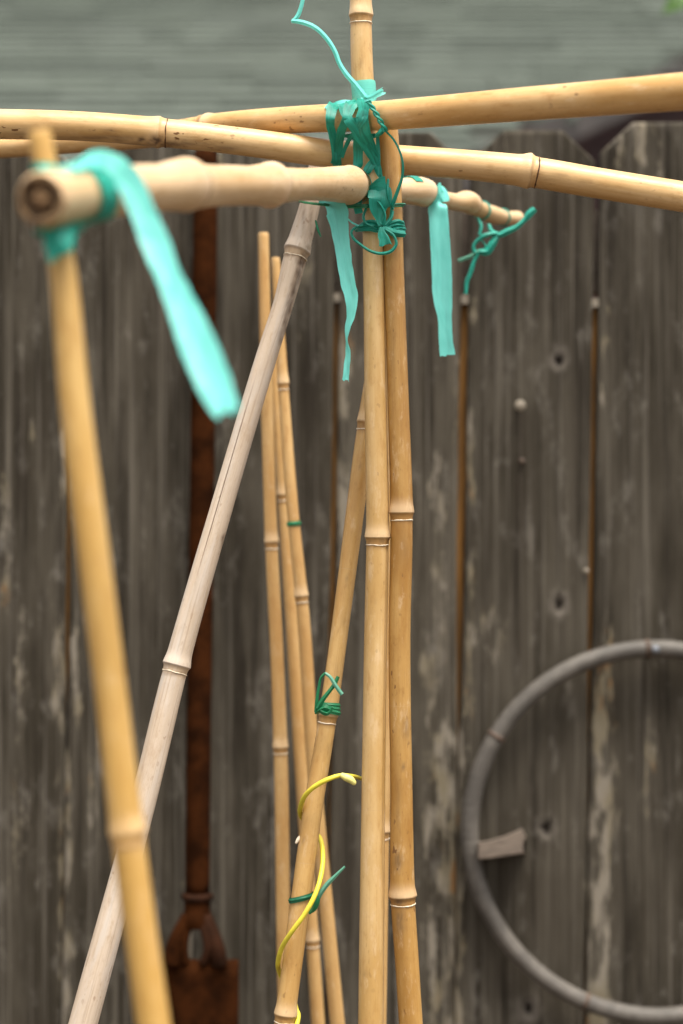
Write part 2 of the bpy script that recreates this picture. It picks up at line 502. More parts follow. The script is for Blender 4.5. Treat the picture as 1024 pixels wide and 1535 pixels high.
def build_picket(fence, lx, rx, gap_l, gap_r, top_py, mat, seed, ear=46.0):
    """lx, rx: seams at photo height 450; gaps in photo pixels as (upper, lower)"""
    mm = FD / FPX
    ztop = EYE - (top_py - 767.5) * mm
    zear = ztop - ear * mm
    NX = 50
    zs = []
    z = 0.03
    while z < ztop - 0.002:
        zs.append(z)
        z += 0.0045 if z > 0.8 else 0.03
    zs.append(ztop)
    V, F, LI, KN, ST = [], [], [], [], []
    for z in zs:
        py = 767.5 - (z - EYE) / mm
        t = min(1.0, max(0.0, (py - 950) / 180.0))
        gl = gap_l[0] * (1 - t) + gap_l[1] * t
        gr = gap_r[0] * (1 - t) + gap_r[1] * t
        wob = 1.2 * mnoise.noise(Vector((py * 0.006, seed, 0)))
        xl = edge_x(lx, py) + gl / 2 + wob
        xr = edge_x(rx, py) - gr / 2 + 1.2 * mnoise.noise(Vector((py * 0.006, seed + 9, 0)))
        if z > zear:
            c = (z - zear) / mm
            xl += c * 1.05; xr -= c * 1.05
        for i in range(NX + 1):
            u = i / NX
            px = xl + (xr - xl) * u
            X = (px - 512) * mm
            g = 0.0007 * mnoise.noise(Vector((px * 0.20, py * 0.006, seed * 7.3))) + 0.0009 * mnoise.noise(Vector((px * 0.05, py * 0.002, seed)))
            cup = 0.0012 * (2 * u - 1) ** 2
            e = min(u, 1 - u) * (xr - xl) * mm
            rnd = 0.0025 * max(0.0, 1 - e / 0.004) ** 2
            kn = 0.0
            for (kx, ky, kr) in KNOTS:
                dd = math.hypot(px - kx, (py - ky) * 0.8) * (1 + 0.35 * mnoise.noise(Vector((px * 0.09, py * 0.09, 3))))
                if dd < kr * 2.4:
                    kn = max(kn, 1.0 if dd < kr * 0.55 else (0.5 * max(0.0, 1 - (dd - kr * 0.9) / (kr * 1.5)) if dd > kr * 0.9 else 0.75))
            dep = 0.003 if kn > 0.7 else (-0.0012 * kn)
            V.append((X, FD + g + cup + rnd + dep, z))
            ea = 0.34 * max(0.0, 1 - e / 0.006) if z > zear - 0.01 else (0.30 * max(0.0, 1 - (ztop - z) / 0.006))
            wx = px + 9 * mnoise.noise(Vector((px * 0.05, py * 0.018, seed + 20))) + 4 * mnoise.noise(Vector((px * 0.16, py * 0.07, seed + 21)))
            wy = py + 40 * mnoise.noise(Vector((px * 0.11, py * 0.01, seed + 22)))
            LI.append(max(ea, px_mask(LICHEN, wx, wy, 60.0)) * (0.45 + 1.5 * max(0.0, 0.4 + mnoise.noise(Vector((px * 0.06, py * 0.022, seed + 3))))))
            KN.append(kn)
            ST.append(px_mask(STAIN, px, py) * (0.7 + 0.5 * mnoise.noise(Vector((px * 0.1, py * 0.01, 2)))))
    n = NX + 1
    R = len(zs)
    for j in range(R - 1):
        for i in range(NX):
            a = j * n + i
            F.append((a, a + 1, a + 1 + n, a + n))
    # back face and edges
    border = [j * n for j in range(R)] + [(R - 1) * n + i for i in range(1, n)] + [j * n + NX for j in range(R - 2, -1, -1)] + [i for i in range(NX - 1, 0, -1)]
    off = len(V)
    for q in border:
        v = V[q]
        V.append((v[0], FD + 0.012, v[2]))
        LI.append(LI[q]); KN.append(0); ST.append(0)
    m = len(border)
    for i in range(m):
        j = (i + 1) % m
        F.append((border[i], border[j], off + j, off + i))
    F.append(tuple(off + i for i in range(m)))
    o = mesh_obj('picket', V, F, mat, fence, True, {'lichen': ('FLOAT', LI), 'knot': ('FLOAT', KN), 'stain': ('FLOAT', ST)})
    return o


def build_nail(parent, px, py, head_px, out, mat, tilt=0.0):
    c = at(px, py, FD - out)
    r = head_px * FD / FPX / 2
    V, F = [], []
    N = 12
    prof = [(0.0, -0.0012), (r * 0.8, -0.001), (r, 0.0), (r * 0.95, 0.0012), (r * 0.4, 0.0016), (r * 0.4, out + 0.01)]
    rows = []
    for (rr, y) in prof:
        rows.append(len(V))
        for i in range(N):
            a = 2 * math.pi * i / N
            V.append((c.x + rr * math.cos(a), c.y + y, c.z + rr * math.sin(a) + tilt * y))
    for k in range(len(prof) - 1):
        for i in range(N):
            j = (i + 1) % N
            F.append((rows[k] + i, rows[k] + j, rows[k + 1] + j, rows[k + 1] + i))
    return mesh_obj('nail', V, F, mat, parent)


fence = empty('fence', (0, FD, 0), 'weathered grey dog-eared picket fence behind the bamboo', 'fence')
SEAMS = [-489, -291, -93, 107, 304, 505, 697, 893, 1092, 1290, 1488]
GAPS = [(7, 4), (7, 4), (7, 4), (6, 2), (6, 3), (8, 4), (11, 2), (8, 2), (7, 4), (7, 4), (7, 4)]
TOPS = [200, 196, 192, 200, 195, 200, 198, 195, 183, 195, 190]
pickets = []
for i in range(10):
    pk = build_picket(fence, SEAMS[i], SEAMS[i + 1], GAPS[i], GAPS[i + 1], TOPS[i + 1], M['fence'][i % 6], i + 1.5)
    pickets.append(pk)
mm = FD / FPX
for i in range(1, 10):           # battens that back the seams, still brown where the sun never reached
    ztop = EYE - (448 - 767.5) * mm + random.uniform(-0.006, 0.006)
    xt = (edge_x(SEAMS[i], 448) - 512) * mm
    xb = (edge_x(SEAMS[i], 2600) - 512) * mm
    V = []
    for (x, z) in ((xb, 0.03), (xt, ztop)):
        for (sx, sy) in ((-0.02, 0.0130), (0.02, 0.0130), (0.02, 0.030), (-0.02, 0.030)):
            V.append((x + sx, FD + sy, z))
    mesh_obj('batten', V, [(0, 1, 5, 4), (1, 2, 6, 5), (2, 3, 7, 6), (3, 0, 4, 7), (4, 5, 6, 7), (0, 3, 2, 1)], M['raw_wood'], fence, False)
    # paler block at the batten's top end, just showing in the seam
    zc = ztop + 0.002
    v, f = box_geo(xt - 0.0035, xt + 0.0035, FD + 0.003, FD + 0.014, zc - 0.005, zc + 0.004)
    mesh_obj('batten_tip', v, f, M['nail'], fence, False)
for z0 in (0.35, 1.64):
    v, f = box_geo((SEAMS[0] - 512) * mm, (SEAMS[-1] - 512) * mm, FD + 0.032, FD + 0.070, z0, z0 + 0.089)
    mesh_obj('rail', v, f, M['peg'], fence, False)
build_nail(pickets[6], 780, 608, 17, 0.012, M['nail'], 0.3)
build_nail(pickets[6], 783, 691, 9, 0.003, M['hoop_band'])
build_nail(pickets[7], 983, 974, 13, 0.036, M['nail_steel'])
build_nail(pickets[6], 879, 856, 9, 0.003, M['nail'])

# ------------------------------------------------------------------ swept shapes
def catmull(P, n_per):
    """P: (k, m) array of control rows -> dense rows"""
    P = np.asarray(P, float)
    if len(P) == 2:
        t = np.linspace(0, 1, n_per + 1)[:, None]
        return P[0] * (1 - t) + P[1] * t
    out = []
    E = np.vstack([2 * P[0] - P[1], P, 2 * P[-1] - P[-2]])
    for i in range(1, len(E) - 2):
        p0, p1, p2, p3 = E[i - 1], E[i], E[i + 1], E[i + 2]
        # centripetal-like tangents keep unevenly spaced points from overshooting
        d0 = max(1e-6, np.linalg.norm(p1[:3] - p0[:3])); d1 = max(1e-6, np.linalg.norm(p2[:3] - p1[:3])); d2 = max(1e-6, np.linalg.norm(p3[:3] - p2[:3]))
        m1 = ((p1 - p0) / d0 * d1 + (p2 - p1) / d1 * d0) / (d0 + d1) * d1
        m2 = ((p2 - p1) / d1 * d2 + (p3 - p2) / d2 * d1) / (d1 + d2) * d1
        for t in np.linspace(0, 1, n_per, endpoint=False):
            out.append((2 * t**3 - 3 * t**2 + 1) * p1 + (t**3 - 2 * t**2 + t) * m1 + (-2 * t**3 + 3 * t**2) * p2 + (t**3 - t**2) * m2)
    out.append(P[-1])
    return np.array(out)


def arclen(C):
    return np.concatenate([[0], np.cumsum(np.linalg.norm(np.diff(C[:, :3], axis=0), axis=1))])


def frames(C):
    T = np.gradient(C, axis=0)
    T /= np.linalg.norm(T, axis=1)[:, None]
    view = C[0] - np.array([0, 0, EYE])
    u = np.cross(T[0], view); u /= np.linalg.norm(u)
    U, W = [], []
    for t in T:
        u = u - t * np.dot(u, t); u /= np.linalg.norm(u)
        U.append(u); W.append(np.cross(t, u))
    return T, np.array(U), np.array(W)


CANES = {}


def cane(key, label, pts, nodes, mat, to_ground=True, ring=None, group=None, crack=None, groove=None, hollow_start=False, solve=None, node_amp=0.13, marks=()):
    """pts: (photo x, photo y, distance, width in photo px) from tip to foot; nodes: photo (x, y, direction, amp factor)"""
    rows = []
    for p in pts:
        w = at(p[0], p[1], p[2])
        rows.append((w.x, w.y, w.z, p[3] * p[2] / FPX / 2))
    rows = np.array(rows)
    if to_ground:
        d = rows[-1] - rows[-2]
        k = (rows[-1][2] + 0.04) / -d[2]
        last = rows[-1] + d * k
        last[3] = rows[-1][3] * 1.05
        mid = (rows[-1] + last) / 2
        rows = np.vstack([rows, mid, last])
    C = catmull(rows, 60)
    S = arclen(C)
    L = S[-1]
    # node positions along the cane
    pxs = np.array([to_px(c) for c in C])
    ns = []
    for nn in nodes:
        i = int(np.argmin((pxs[:, 0] - nn[0])**2 + (pxs[:, 1] - nn[1])**2))
        ns.append((S[i], nn[2] if len(nn) > 2 else 1, nn[3] if len(nn) > 3 else 1.0))
    if to_ground:
        vis = S[np.argmin(np.abs(pxs[:, 1] - 1590))]
        last = max([a for a, _, _ in ns] + [vis - 0.28])
        last = max(last, vis - 0.26)
        while last + 0.28 < L - 0.05:
            last += 0.28
            ns.append((last, 1, 1.0))
    # sample positions: coarse, refined at nodes
    smp = set(np.round(np.arange(0, L, 0.005), 5).tolist() + [round(L, 5)])
    for (s0, dr, am) in ns:
        for t in np.concatenate([np.arange(-0.02, 0.02, 0.0012), [0.0, 0.0003, 0.0007, 0.0060, 0.0066, 0.0072, 0.0080]]):
            s = s0 + dr * t
            if 0 < s < L: smp.add(round(float(s), 5))
    if hollow_start is not None:
        for t in (0.0003, 0.0008, 0.0015, 0.0025): smp.add(t)
    smp = np.array(sorted(smp))
    keep = np.concatenate([[True], np.diff(smp) > 0.00012]); smp = smp[keep]
    CC = np.stack([np.interp(smp, S, C[:, j]) for j in range(4)], axis=1)
    P, R = CC[:, :3], CC[:, 3].copy()
    T, U, W = frames(P)
    seed = (sum(ord(ch) for ch in key) % 97) * 0.61
    nd = np.full(len(smp), 9.0)
    f = np.ones(len(smp))
    f *= 1 + 0.012 * np.array([mnoise.noise(Vector((s * 9, seed, 0))) for s in smp])
    for (s0, dr, am) in ns:
        t = dr * (smp - s0)
        a = node_amp * am
        up = np.where(t <= 0, a * 0.62 * np.exp(-(t / 0.0052)**2) + a * 0.38 * np.exp(t / 0.011), 0)
        dn = np.where(t > 0, a * np.exp(-(t / 0.0016)**2) + a * 0.22 * np.exp(-((t - 0.0035) / 0.0035)**2) - 0.025 * np.exp(-np.maximum(t - 0.007, 0) / 0.012) * (t > 0.003), 0)
        f += up + dn
        closer = np.abs(t) < np.abs(nd)
        nd = np.where(closer, t, nd)
    # rounded cut at the tip
    f *= np.clip(0.90 + smp / 0.0025 * 0.10, 0.9, 1.0)
    R = R * f
    ang = list(np.linspace(0, 2 * math.pi, 44, endpoint=False))
    ck_ang = None
    if crack:
        ck_ang = crack[0]
        ang = sorted(ang + [ck_ang + e for e in (-0.075, -0.05, -0.02, 0.0, 0.02, 0.05, 0.075)])
    A = np.array(ang); NA = len(A)
    V, CV, ND, CK = [], [], [], []
    ca, sa = np.cos(A), np.sin(A)
    for i in range(len(smp)):
        r = np.full(NA, R[i])
        r *= 1 + 0.012 * np.cos(2 * A + seed)
        ck = np.zeros(NA)
        if abs(nd[i]) < 0.03:
            q0 = int(np.argmin([abs(smp[i] - n_[0]) for n_ in ns])); am_ = ns[q0][2]
            ridge = math.exp(-(nd[i] / 0.0045)**2)
            un = np.array([mnoise.noise(Vector((math.cos(a) * 1.7, math.sin(a) * 1.7, seed + q0 * 3.7))) for a in A])
            r *= 1 + 0.035 * am_ * un * ridge
            ba = 0.6 + 2.3 * q0 + seed
            dB = np.angle(np.exp(1j * (A - ba)))
            r += R[i] * 0.075 * am_ * np.exp(-(dB / 0.30)**2) * math.exp(-((nd[i] + 0.001) / 0.0050)**2)
            if 0 <= nd[i] < 0.0022: ck = np.maximum(ck, 0.30 * np.clip(0.5 + 1.4 * un, 0, 1))
        if crack and crack[1] < smp[i] < crack[2]:
            e = min(1.0, (smp[i] - crack[1]) / 0.05, (crack[2] - smp[i]) / 0.05)
            drift = ck_ang + 0.02 * mnoise.noise(Vector((smp[i] * 14, 0, seed)))
            g = np.exp(-((A - drift) / 0.028)**2) * e
            r -= 0.16 * R[i] * g
            ck = g
        if groove:
            for (ga, g0, g1, gw, gd) in groove:
                if g0 < smp[i] < g1:
                    e = min(1.0, (smp[i] - g0) / 0.003, (g1 - smp[i]) / 0.06)
                    dA = np.angle(np.exp(1j * (A - ga)))
                    g = np.exp(-(dA / gw)**2) * e
                    r -= gd * R[i] * g
        V.append(P[i] + r[:, None] * (ca[:, None] * U[i] + sa[:, None] * W[i]))
        CV.append(np.stack([R[i] * ca, R[i] * sa, np.full(NA, smp[i])], axis=1))
        ND.append(np.full(NA, nd[i])); CK.append(ck)
    NRMS = np.concatenate([np.asarray(v) - P[i] for i, v in enumerate(V)])
    V = np.concatenate(V); CV = np.concatenate(CV); ND = np.concatenate(ND); CK = np.concatenate(CK)
    vx = 512.0 + V[:, 0] * FPX / V[:, 1]; vy = 767.5 - (V[:, 2] - EYE) * FPX / V[:, 1]
    near = (NRMS * (np.array([0, 0, EYE]) - V)).sum(1) > 0
    for (mx_, my_, sx_, sy_, st_) in marks:        # worn or mildewed spots on the skin
        g = st_ * np.exp(-((vx - mx_) / sx_)**2 - ((vy - my_) / sy_)**2) * near
        for q in np.nonzero(g > 0.02)[0]:
            g[q] *= max(0.0, min(1.3, 1.0 + 0.8 * mnoise.noise(Vector((CV[q][0] * 700, CV[q][1] * 700, CV[q][2] * 260)))))
        CK = np.maximum(CK, np.minimum(g, 1.0))
    F = []
    for i in range(len(smp) - 1):
        a0, b0 = i * NA, (i + 1) * NA
        for j in range(NA):
            j2 = (j + 1) % NA
            F.append((a0 + j, b0 + j, b0 + j2, a0 + j2))
    base = P[-1] if to_ground else P[0]
    e = empty('bamboo_pole', Vector(base), label, 'bamboo pole', group)
    mesh_obj('culm', V.tolist(), F, mat, e, True, {'cane': ('FLOAT_VECTOR', CV), 'nd': ('FLOAT', ND), 'crack': ('FLOAT', CK)})
    # ends: hollow cut with a rim, a recess and a diaphragm
    for (idx, sg) in ((0, -1), (len(smp) - 1, 1)):
        c, t, u, w, r = P[idx], T[idx] * sg, U[idx], W[idx], R[idx]
        prof = [(0.985, 0.0), (0.88, 0.0006), (0.76, -0.0004), (0.70, -0.0030), (0.52, -0.0042), (0.40, -0.0016), (0.24, -0.0004), (0.0, -0.0004)]
        vv, ff = [], []
        N = 28
        for (pr, h) in prof:
            for j in range(N):
                a = 2 * math.pi * j / N
                wob = 1 + 0.22 * mnoise.noise(Vector((math.cos(a) * 1.5, math.sin(a) * 1.5, seed + pr * 3))) * (pr < 0.9)
                vv.append(c + r * pr * wob * (math.cos(a) * u + math.sin(a) * w) + t * h * (r / 0.012))
        for q in range(len(prof) - 1):
            for j in range(N):
                j2 = (j + 1) % N
                ff.append((q * N + j, q * N + j2, (q + 1) * N + j2, (q + 1) * N + j))
        ce = mesh_obj('cut_end', vv, ff, M['rim'], e)
        ce.data.materials.append(M['pith']); ce.data.materials.append(M['pith_core'])
        for q, pl in enumerate(ce.data.polygons):
            k = q // N
            pl.material_index = 0 if k < 2 else (1 if k < 5 else 2)
    # sheath scars
    for q, (s0, dr, am) in enumerate(ns):
        s = s0 + dr * 0.0068
        i = int(np.argmin(np.abs(smp - s)))
        c, t, u, w, r = P[i], T[i], U[i], W[i], R[i]
        vv, ff = [], []
        N, K = 40, 6
        mr = 0.00042 + 0.00012 * random.random()
        for j in range(N):
            a = 2 * math.pi * j / N
            h = 0.0007 * mnoise.noise(Vector((math.cos(a) * 1.4, math.sin(a) * 1.4, seed + q)))
            thick = mr * (1 + 0.75 * mnoise.noise(Vector((math.cos(a) * 3, math.sin(a) * 3, seed - q))))
            ra = math.cos(a) * u + math.sin(a) * w
            for k in range(K):
                b = 2 * math.pi * k / K
                vv.append(c + ra * (r * 1.004 + thick * math.cos(b)) + t * (h + thick * 1.1 * math.sin(b)))
        for j in range(N):
            for k in range(K):
                j2, k2 = (j + 1) % N, (k + 1) % K
                ff.append((j * K + k, j2 * K + k, j2 * K + k2, j * K + k2))
        mesh_obj('node_ring', vv, ff, ring or M['ring_pale'], e)
    CANES[key] = dict(P=P, R=R, T=T, U=U, W=W, S=smp, e=e, px=np.array([to_px(p) for p in P]))
    return e


# crossbar depths: the rear bar runs from far left to near right, the front one lies parallel to the fence
def d_h1(x): return (1.539 + 0.8 * 0.0247) / (1 + 0.8 * (x - 512) / FPX)


D2 = 1.581
cane('p1', 'straight golden upright cane standing taller than the lashed joint', [(541, -160, 1.56, 29), (541, 0, 1.56, 32), (544, 120, 1.56, 33), (552, 200, 1.56, 32), (558, 290, 1.56, 31), (560, 400, 1.56, 31), (563, 600, 1.56, 33), (566, 790, 1.56, 34), (563, 960, 1.56, 34), (559, 1250, 1.56, 36), (556, 1535, 1.56, 38)],
     [(541, 22), (566, 803, 1, 1.1)], M['gold_a'], groove=[(0.38, 0.505, 0.80, 0.20, 0.13)], marks=[(573, 812, 4, 7, .35), (555, 868, 3, 3, .5), (563, 900, 2, 3, .4), (548, 1460, 4, 6, .3), (541, 95, 2, 4, .4)])
cane('p2', 'darker golden upright cane with brown flecks touching the taller upright', [(580, 172, 1.56, 30), (584, 230, 1.56, 31), (590, 400, 1.56, 31), (597, 600, 1.56, 32), (602, 770, 1.56, 34), (599, 960, 1.56, 33), (602, 1200, 1.56, 34), (604, 1350, 1.56, 37), (610, 1440, 1.56, 36), (616, 1535, 1.56, 36)],
     [(601, 768), (604, 1342, 1, 1.1)], M['gold_b'], marks=[(597, 1292, 6, 12, .75), (600, 1380, 8, 22, .6), (598, 1352, 9, 5, .7), (609, 1090, 7, 18, .40), (597, 1200, 4, 60, .25), (606, 820, 8, 30, .25), (605, 1150, 3, 4, .6), (610, 1100, 4, 4, .6), (590, 520, 3, 60, .2)])
h1 = []
for (x, y, w) in [(1150, 126, 60), (1024, 137, 57), (900, 147, 53), (760, 158, 50), (640, 168, 46), (560, 174, 44), (450, 179, 41), (320, 189, 37), (240, 202, 35), (120, 213, 32), (0, 222, 30), (-160, 232, 28)]:
    h1.append((x, y, d_h1(x), w))
cane('h1', 'golden crossbar cane lashed over the front of the tall upright', h1, [(312, 190, 1, 0.7)], M['bar_a'], to_ground=False, ring=M['ring_tan'])
h2 = [(x, y, D2, w) for (x, y, w) in [(-170, 184, 46), (0, 186, 45), (120, 189, 44), (235, 198, 44), (320, 207, 42), (400, 217, 42), (500, 231, 43), (620, 241, 44), (700, 247, 45), (785, 256, 47), (900, 275, 46), (1024, 295, 46), (1190, 323, 46)]]
cane('h2', 'crossbar cane with dark joint rings passing behind both uprights', h2, [(238, 198, 1, 0.9), (792, 257, 1, 0.9)], M['bar_b'], to_ground=False, ring=M['ring_dark'], marks=[(234, 211, 9, 8, 1.1), (212, 209, 6, 4, .9), (180, 210, 6, 3, .7), (165, 195, 9, 3, .5), (250, 216, 60, 5, .6), (150, 206, 60, 3.5, .5), (30, 200, 25, 3, .4), (335, 222, 30, 4, .5), (840, 262, 12, 3, .35), (880, 272, 10, 3, .3)])
cane('s', 'knobbly tan stick with dark hollow cut end under the crossbars', [(60, 299, 0.98, 84), (165, 287, 1.066, 76), (215, 282, 1.11, 71), (240, 281, 1.13, 70), (262, 278, 1.155, 76), (275, 277, 1.167, 78), (290, 279, 1.185, 70), (308, 279, 1.205, 64), (345, 278, 1.25, 60), (378, 278, 1.295, 59), (394, 277, 1.32, 62), (404, 277, 1.332, 64), (416, 278, 1.35, 55), (436, 277, 1.38, 50), (480, 276, 1.45, 49), (505, 276, 1.50, 53), (522, 277, 1.53, 55), (535, 280, 1.56, 46), (550, 282, 1.592, 43), (605, 286, 1.66, 38), (630, 287, 1.69, 42), (646, 293, 1.71, 32), (685, 303, 1.77, 26), (702, 303, 1.80, 32), (714, 311, 1.82, 25), (742, 323, 1.86, 26), (755, 326, 1.88, 21), (775, 328, 1.91, 23)],
     [(278, 277, 1, 0.4), (405, 277, 1, 0.6), (523, 279, 1, 0.6), (637, 288, 1, 0.7), (706, 306, 1, 0.6)], M['stick'], to_ground=False, ring=M['ring_tan'])
cane('l', 'yellow leaning cane tied under the dark cut end of the tan stick', [(58, 196, 1.012, 35), (68, 250, 1.012, 36), (92, 390, 1.012, 40), (112, 600, 1.014, 46), (143, 850, 1.016, 48), (168, 1050, 1.02, 48), (190, 1240, 1.02, 50), (203, 1340, 1.02, 49), (230, 1535, 1.02, 51)],
     [(190, 1246, 1, 0.9)], M['yellow'], ring=M['ring_tan'])
cane('d', 'weathered grey split cane leaning diagonally below the lashed joint', [(485, 214, 1.625, 29), (464, 310, 1.615, 31), (443, 385, 1.605, 36), (426, 451, 1.600, 31), (401, 530, 1.595, 32), (331, 765, 1.58, 34), (264, 1000, 1.565, 37), (215, 1200, 1.55, 39), (134, 1500, 1.53, 43)],
     [(444, 375, 1, 1.2), (266, 995, 1, 1.3)], M['grey'], crack=(1.95, 0.20, 0.38), groove=[(0.55, 0.09, 0.20, 0.35, 0.14)], marks=[(452, 391, 8, 10, .9), (447, 412, 5, 14, .75), (440, 435, 4.5, 16, .75), (434, 460, 4.5, 18, .75), (428, 485, 4.5, 18, .75), (421, 508, 4, 12, .65), (438, 382, 13, 3, .6), (455, 325, 3, 22, .4), (466, 330, 2.5, 25, .4), (334, 810, 3, 8, .8), (262, 1010, 16, 3, .5)])
cane('m', 'golden slanting cane carrying green ties and a yellow cord', [(571, 470, 1.605, 25), (561, 560, 1.603, 26), (549, 640, 1.60, 27), (532, 770, 1.597, 27), (506, 970, 1.59, 26), (490, 1085, 1.585, 27), (468, 1220, 1.58, 29), (451, 1350, 1.575, 30), (428, 1520, 1.57, 30)],
     [(550, 632), (491, 1072), (426, 1520)], M['gold_c'], marks=[(492, 1125, 3, 4, .7), (455, 1262, 2, 3, .6), (500, 1112, 2, 2, .5), (505, 1010, 6, 20, .2), (540, 700, 3, 5, .3), (520, 870, 3, 6, .35), (515, 930, 4, 10, .25)])
GB = 'thin canes standing between the diagonal canes and the fence'
cane('b1', 'thin golden cane whose bare tip stands highest of three near the fence', [(395, 349, 1.86, 16), (400, 600, 1.86, 18), (407, 815, 1.86, 19), (416, 1000, 1.86, 20), (421, 1140, 1.86, 21), (425, 1400, 1.86, 21), (428, 1535, 1.86, 22)],
     [(407, 812), (421, 1120)], M['back'], group=GB)
cane('b2', 'thin pale cane ringed by a small dark green band', [(413, 386, 1.83, 13), (424, 570, 1.83, 16), (440, 780, 1.83, 18), (453, 905, 1.83, 19), (470, 1147, 1.83, 20), (494, 1409, 1.83, 21), (506, 1535, 1.83, 22)],
     [(425, 574), (452, 893)], M['back'], group=GB)
cane('b3', 'thin cane mostly hidden behind the green banded cane', [(404, 470, 1.90, 13), (416, 620, 1.90, 16), (424, 730, 1.90, 18), (438, 940, 1.90, 19), (452, 1160, 1.90, 19), (468, 1400, 1.90, 19), (477, 1535, 1.90, 20)],
     [(424, 740), (467, 1408)], M['back'], group=GB)
cane('p3', 'cane almost hidden behind the two touching uprights', [(592, 312, 1.70, 24), (588, 600, 1.70, 26), (580, 950, 1.70, 26), (571, 1250, 1.70, 26), (566, 1535, 1.70, 27)],
     [(571, 1245)], M['back'])


# ------------------------------------------------------------------ tape, ties and cord
def nearest_on(cn, p):
    P = cn['P']
    d2 = ((P - p)**2).sum(1)
    i = int(np.argmin(d2))
    best = None
    for a in (i - 1, i):
        if 0 <= a < len(P) - 1:
            v = P[a + 1] - P[a]
            t = min(1, max(0, float(np.dot(p - P[a], v) / max(1e-12, np.dot(v, v)))))
            c = P[a] + v * t
            dd = float(np.linalg.norm(p - c))
            if best is None or dd < best[0]:
                best = (dd, c, cn['R'][a] * (1 - t) + cn['R'][a + 1] * t)
    end = (i <= 1 or i >= len(P) - 2)
    return best + (end,)


def push_out(p, keys, eps):
    for _ in range(2):
        for kx in keys:
            dd, c, r, end = nearest_on(CANES[kx], p)
            if end: continue
            if 1e-6 < dd < r + eps:
                p = c + (p - c) / dd * (r + eps)
    return p


def on(key, px, py, phi, off=0.0006, ds=0.0):
    """point on a cane's skin near a photo position; phi in degrees, 0 faces the camera, 90 up (or right on uprights)"""
    cn = CANES[key]
    i = int(np.argmin((cn['px'][:, 0] - px)**2 + (cn['px'][:, 1] - py)**2))
    c, t, r = cn['P'][i], cn['T'][i], cn['R'][i]
    f = np.array([0, 0, EYE]) - c
    f = f - t * np.dot(f, t); f /= np.linalg.norm(f)
    up = np.cross(t, f)
    ref = np.array([0, 0, 1.0]) if abs(t[2]) < 0.6 else np.array([1.0, 0, 0])
    if np.dot(up, ref) < 0: up = -up
    a = math.radians(phi)
    return c + t * ds + (r + off) * (math.cos(a) * f + math.sin(a) * up)


def W(p, wpx, yaw=0.0):
    """world point + width in photo pixels"""
    return ('w', p, wpx, yaw)


def ribbon(name, pts, mat, parent, keys=(), eps=0.0006, cup=0.0, ncross=6, per=10, frill=0.0, seed=0.0, end_jag=0.0, wscale=1.0):
    rows = []
    for p in pts:
        if p[0] == 'w':
            v = p[1]; wd = p[2] * v[1] / FPX; yw = p[3]
        else:
            v = np.array(at(p[0], p[1], p[2])); wd = p[3] * p[2] / FPX; yw = p[4] if len(p) > 4 else 0.0
        rows.append((v[0], v[1], v[2], wd * wscale, yw))
    D = catmull(rows, per)
    C = D[:, :3]
    C = np.array([push_out(c, keys, eps) for c in C]) if keys else C
    T = np.gradient(C, axis=0)
    T /= np.maximum(1e-9, np.linalg.norm(T, axis=1))[:, None]
    NRM = []
    for i, c in enumerate(C):
        n = np.array([0, 0, EYE]) - c; n /= np.linalg.norm(n)
        for kx in keys:
            dd, cc, r, end = nearest_on(CANES[kx], c)
            k = max(0.0, min(1.0, 1 - (dd - r - eps) / 0.005))
            if k > 0 and not end:
                n = n * (1 - k) + (c - cc) / max(dd, 1e-6) * k
        n = n - T[i] * np.dot(n, T[i])
        n /= max(1e-9, np.linalg.norm(n))
        a = math.radians(D[i, 4])
        s = np.cross(T[i], n)
        NRM.append(n * math.cos(a) + s * math.sin(a))
    NRM = np.array(NRM)
    for _ in range(2):
        NRM[1:-1] = (NRM[:-2] + 2 * NRM[1:-1] + NRM[2:]) / 4
    V, F, UV = [], [], []
    S = arclen(C)
    for i, c in enumerate(C):
        n = NRM[i] - T[i] * np.dot(NRM[i], T[i]); n /= max(1e-9, np.linalg.norm(n))
        s = np.cross(T[i], n)
        w = max(D[i, 3], 0.0005)
        for j in range(ncross + 1):
            u = j / ncross * 2 - 1
            q = c + s * u * w / 2 + n * (cup * w * (abs(u) - 0.5))
            if frill:
                q = q + n * frill * mnoise.noise(Vector((S[i] * 90, u * 2.2, seed)))
                q = q + s * frill * 0.8 * mnoise.noise(Vector((S[i] * 130, seed, u)))
            if end_jag and i >= len(C) - 2:
                q = q + T[i] * end_jag * mnoise.noise(Vector((u * 3.1, seed, 1.7)))
            if keys: q = push_out(q, keys, eps)
            V.append(q)
            UV.append((S[i] * 60, u * 2.0 + seed * 3, seed))
    n1 = ncross + 1
    for i in range(len(C) - 1):
        for j in range(ncross):
            a = i * n1 + j
            F.append((a, a + 1, a + 1 + n1, a + n1))
    return mesh_obj(name, [tuple(v) for v in V], F, mat, parent, True, {'tape': ('FLOAT_VECTOR', np.array(UV))})


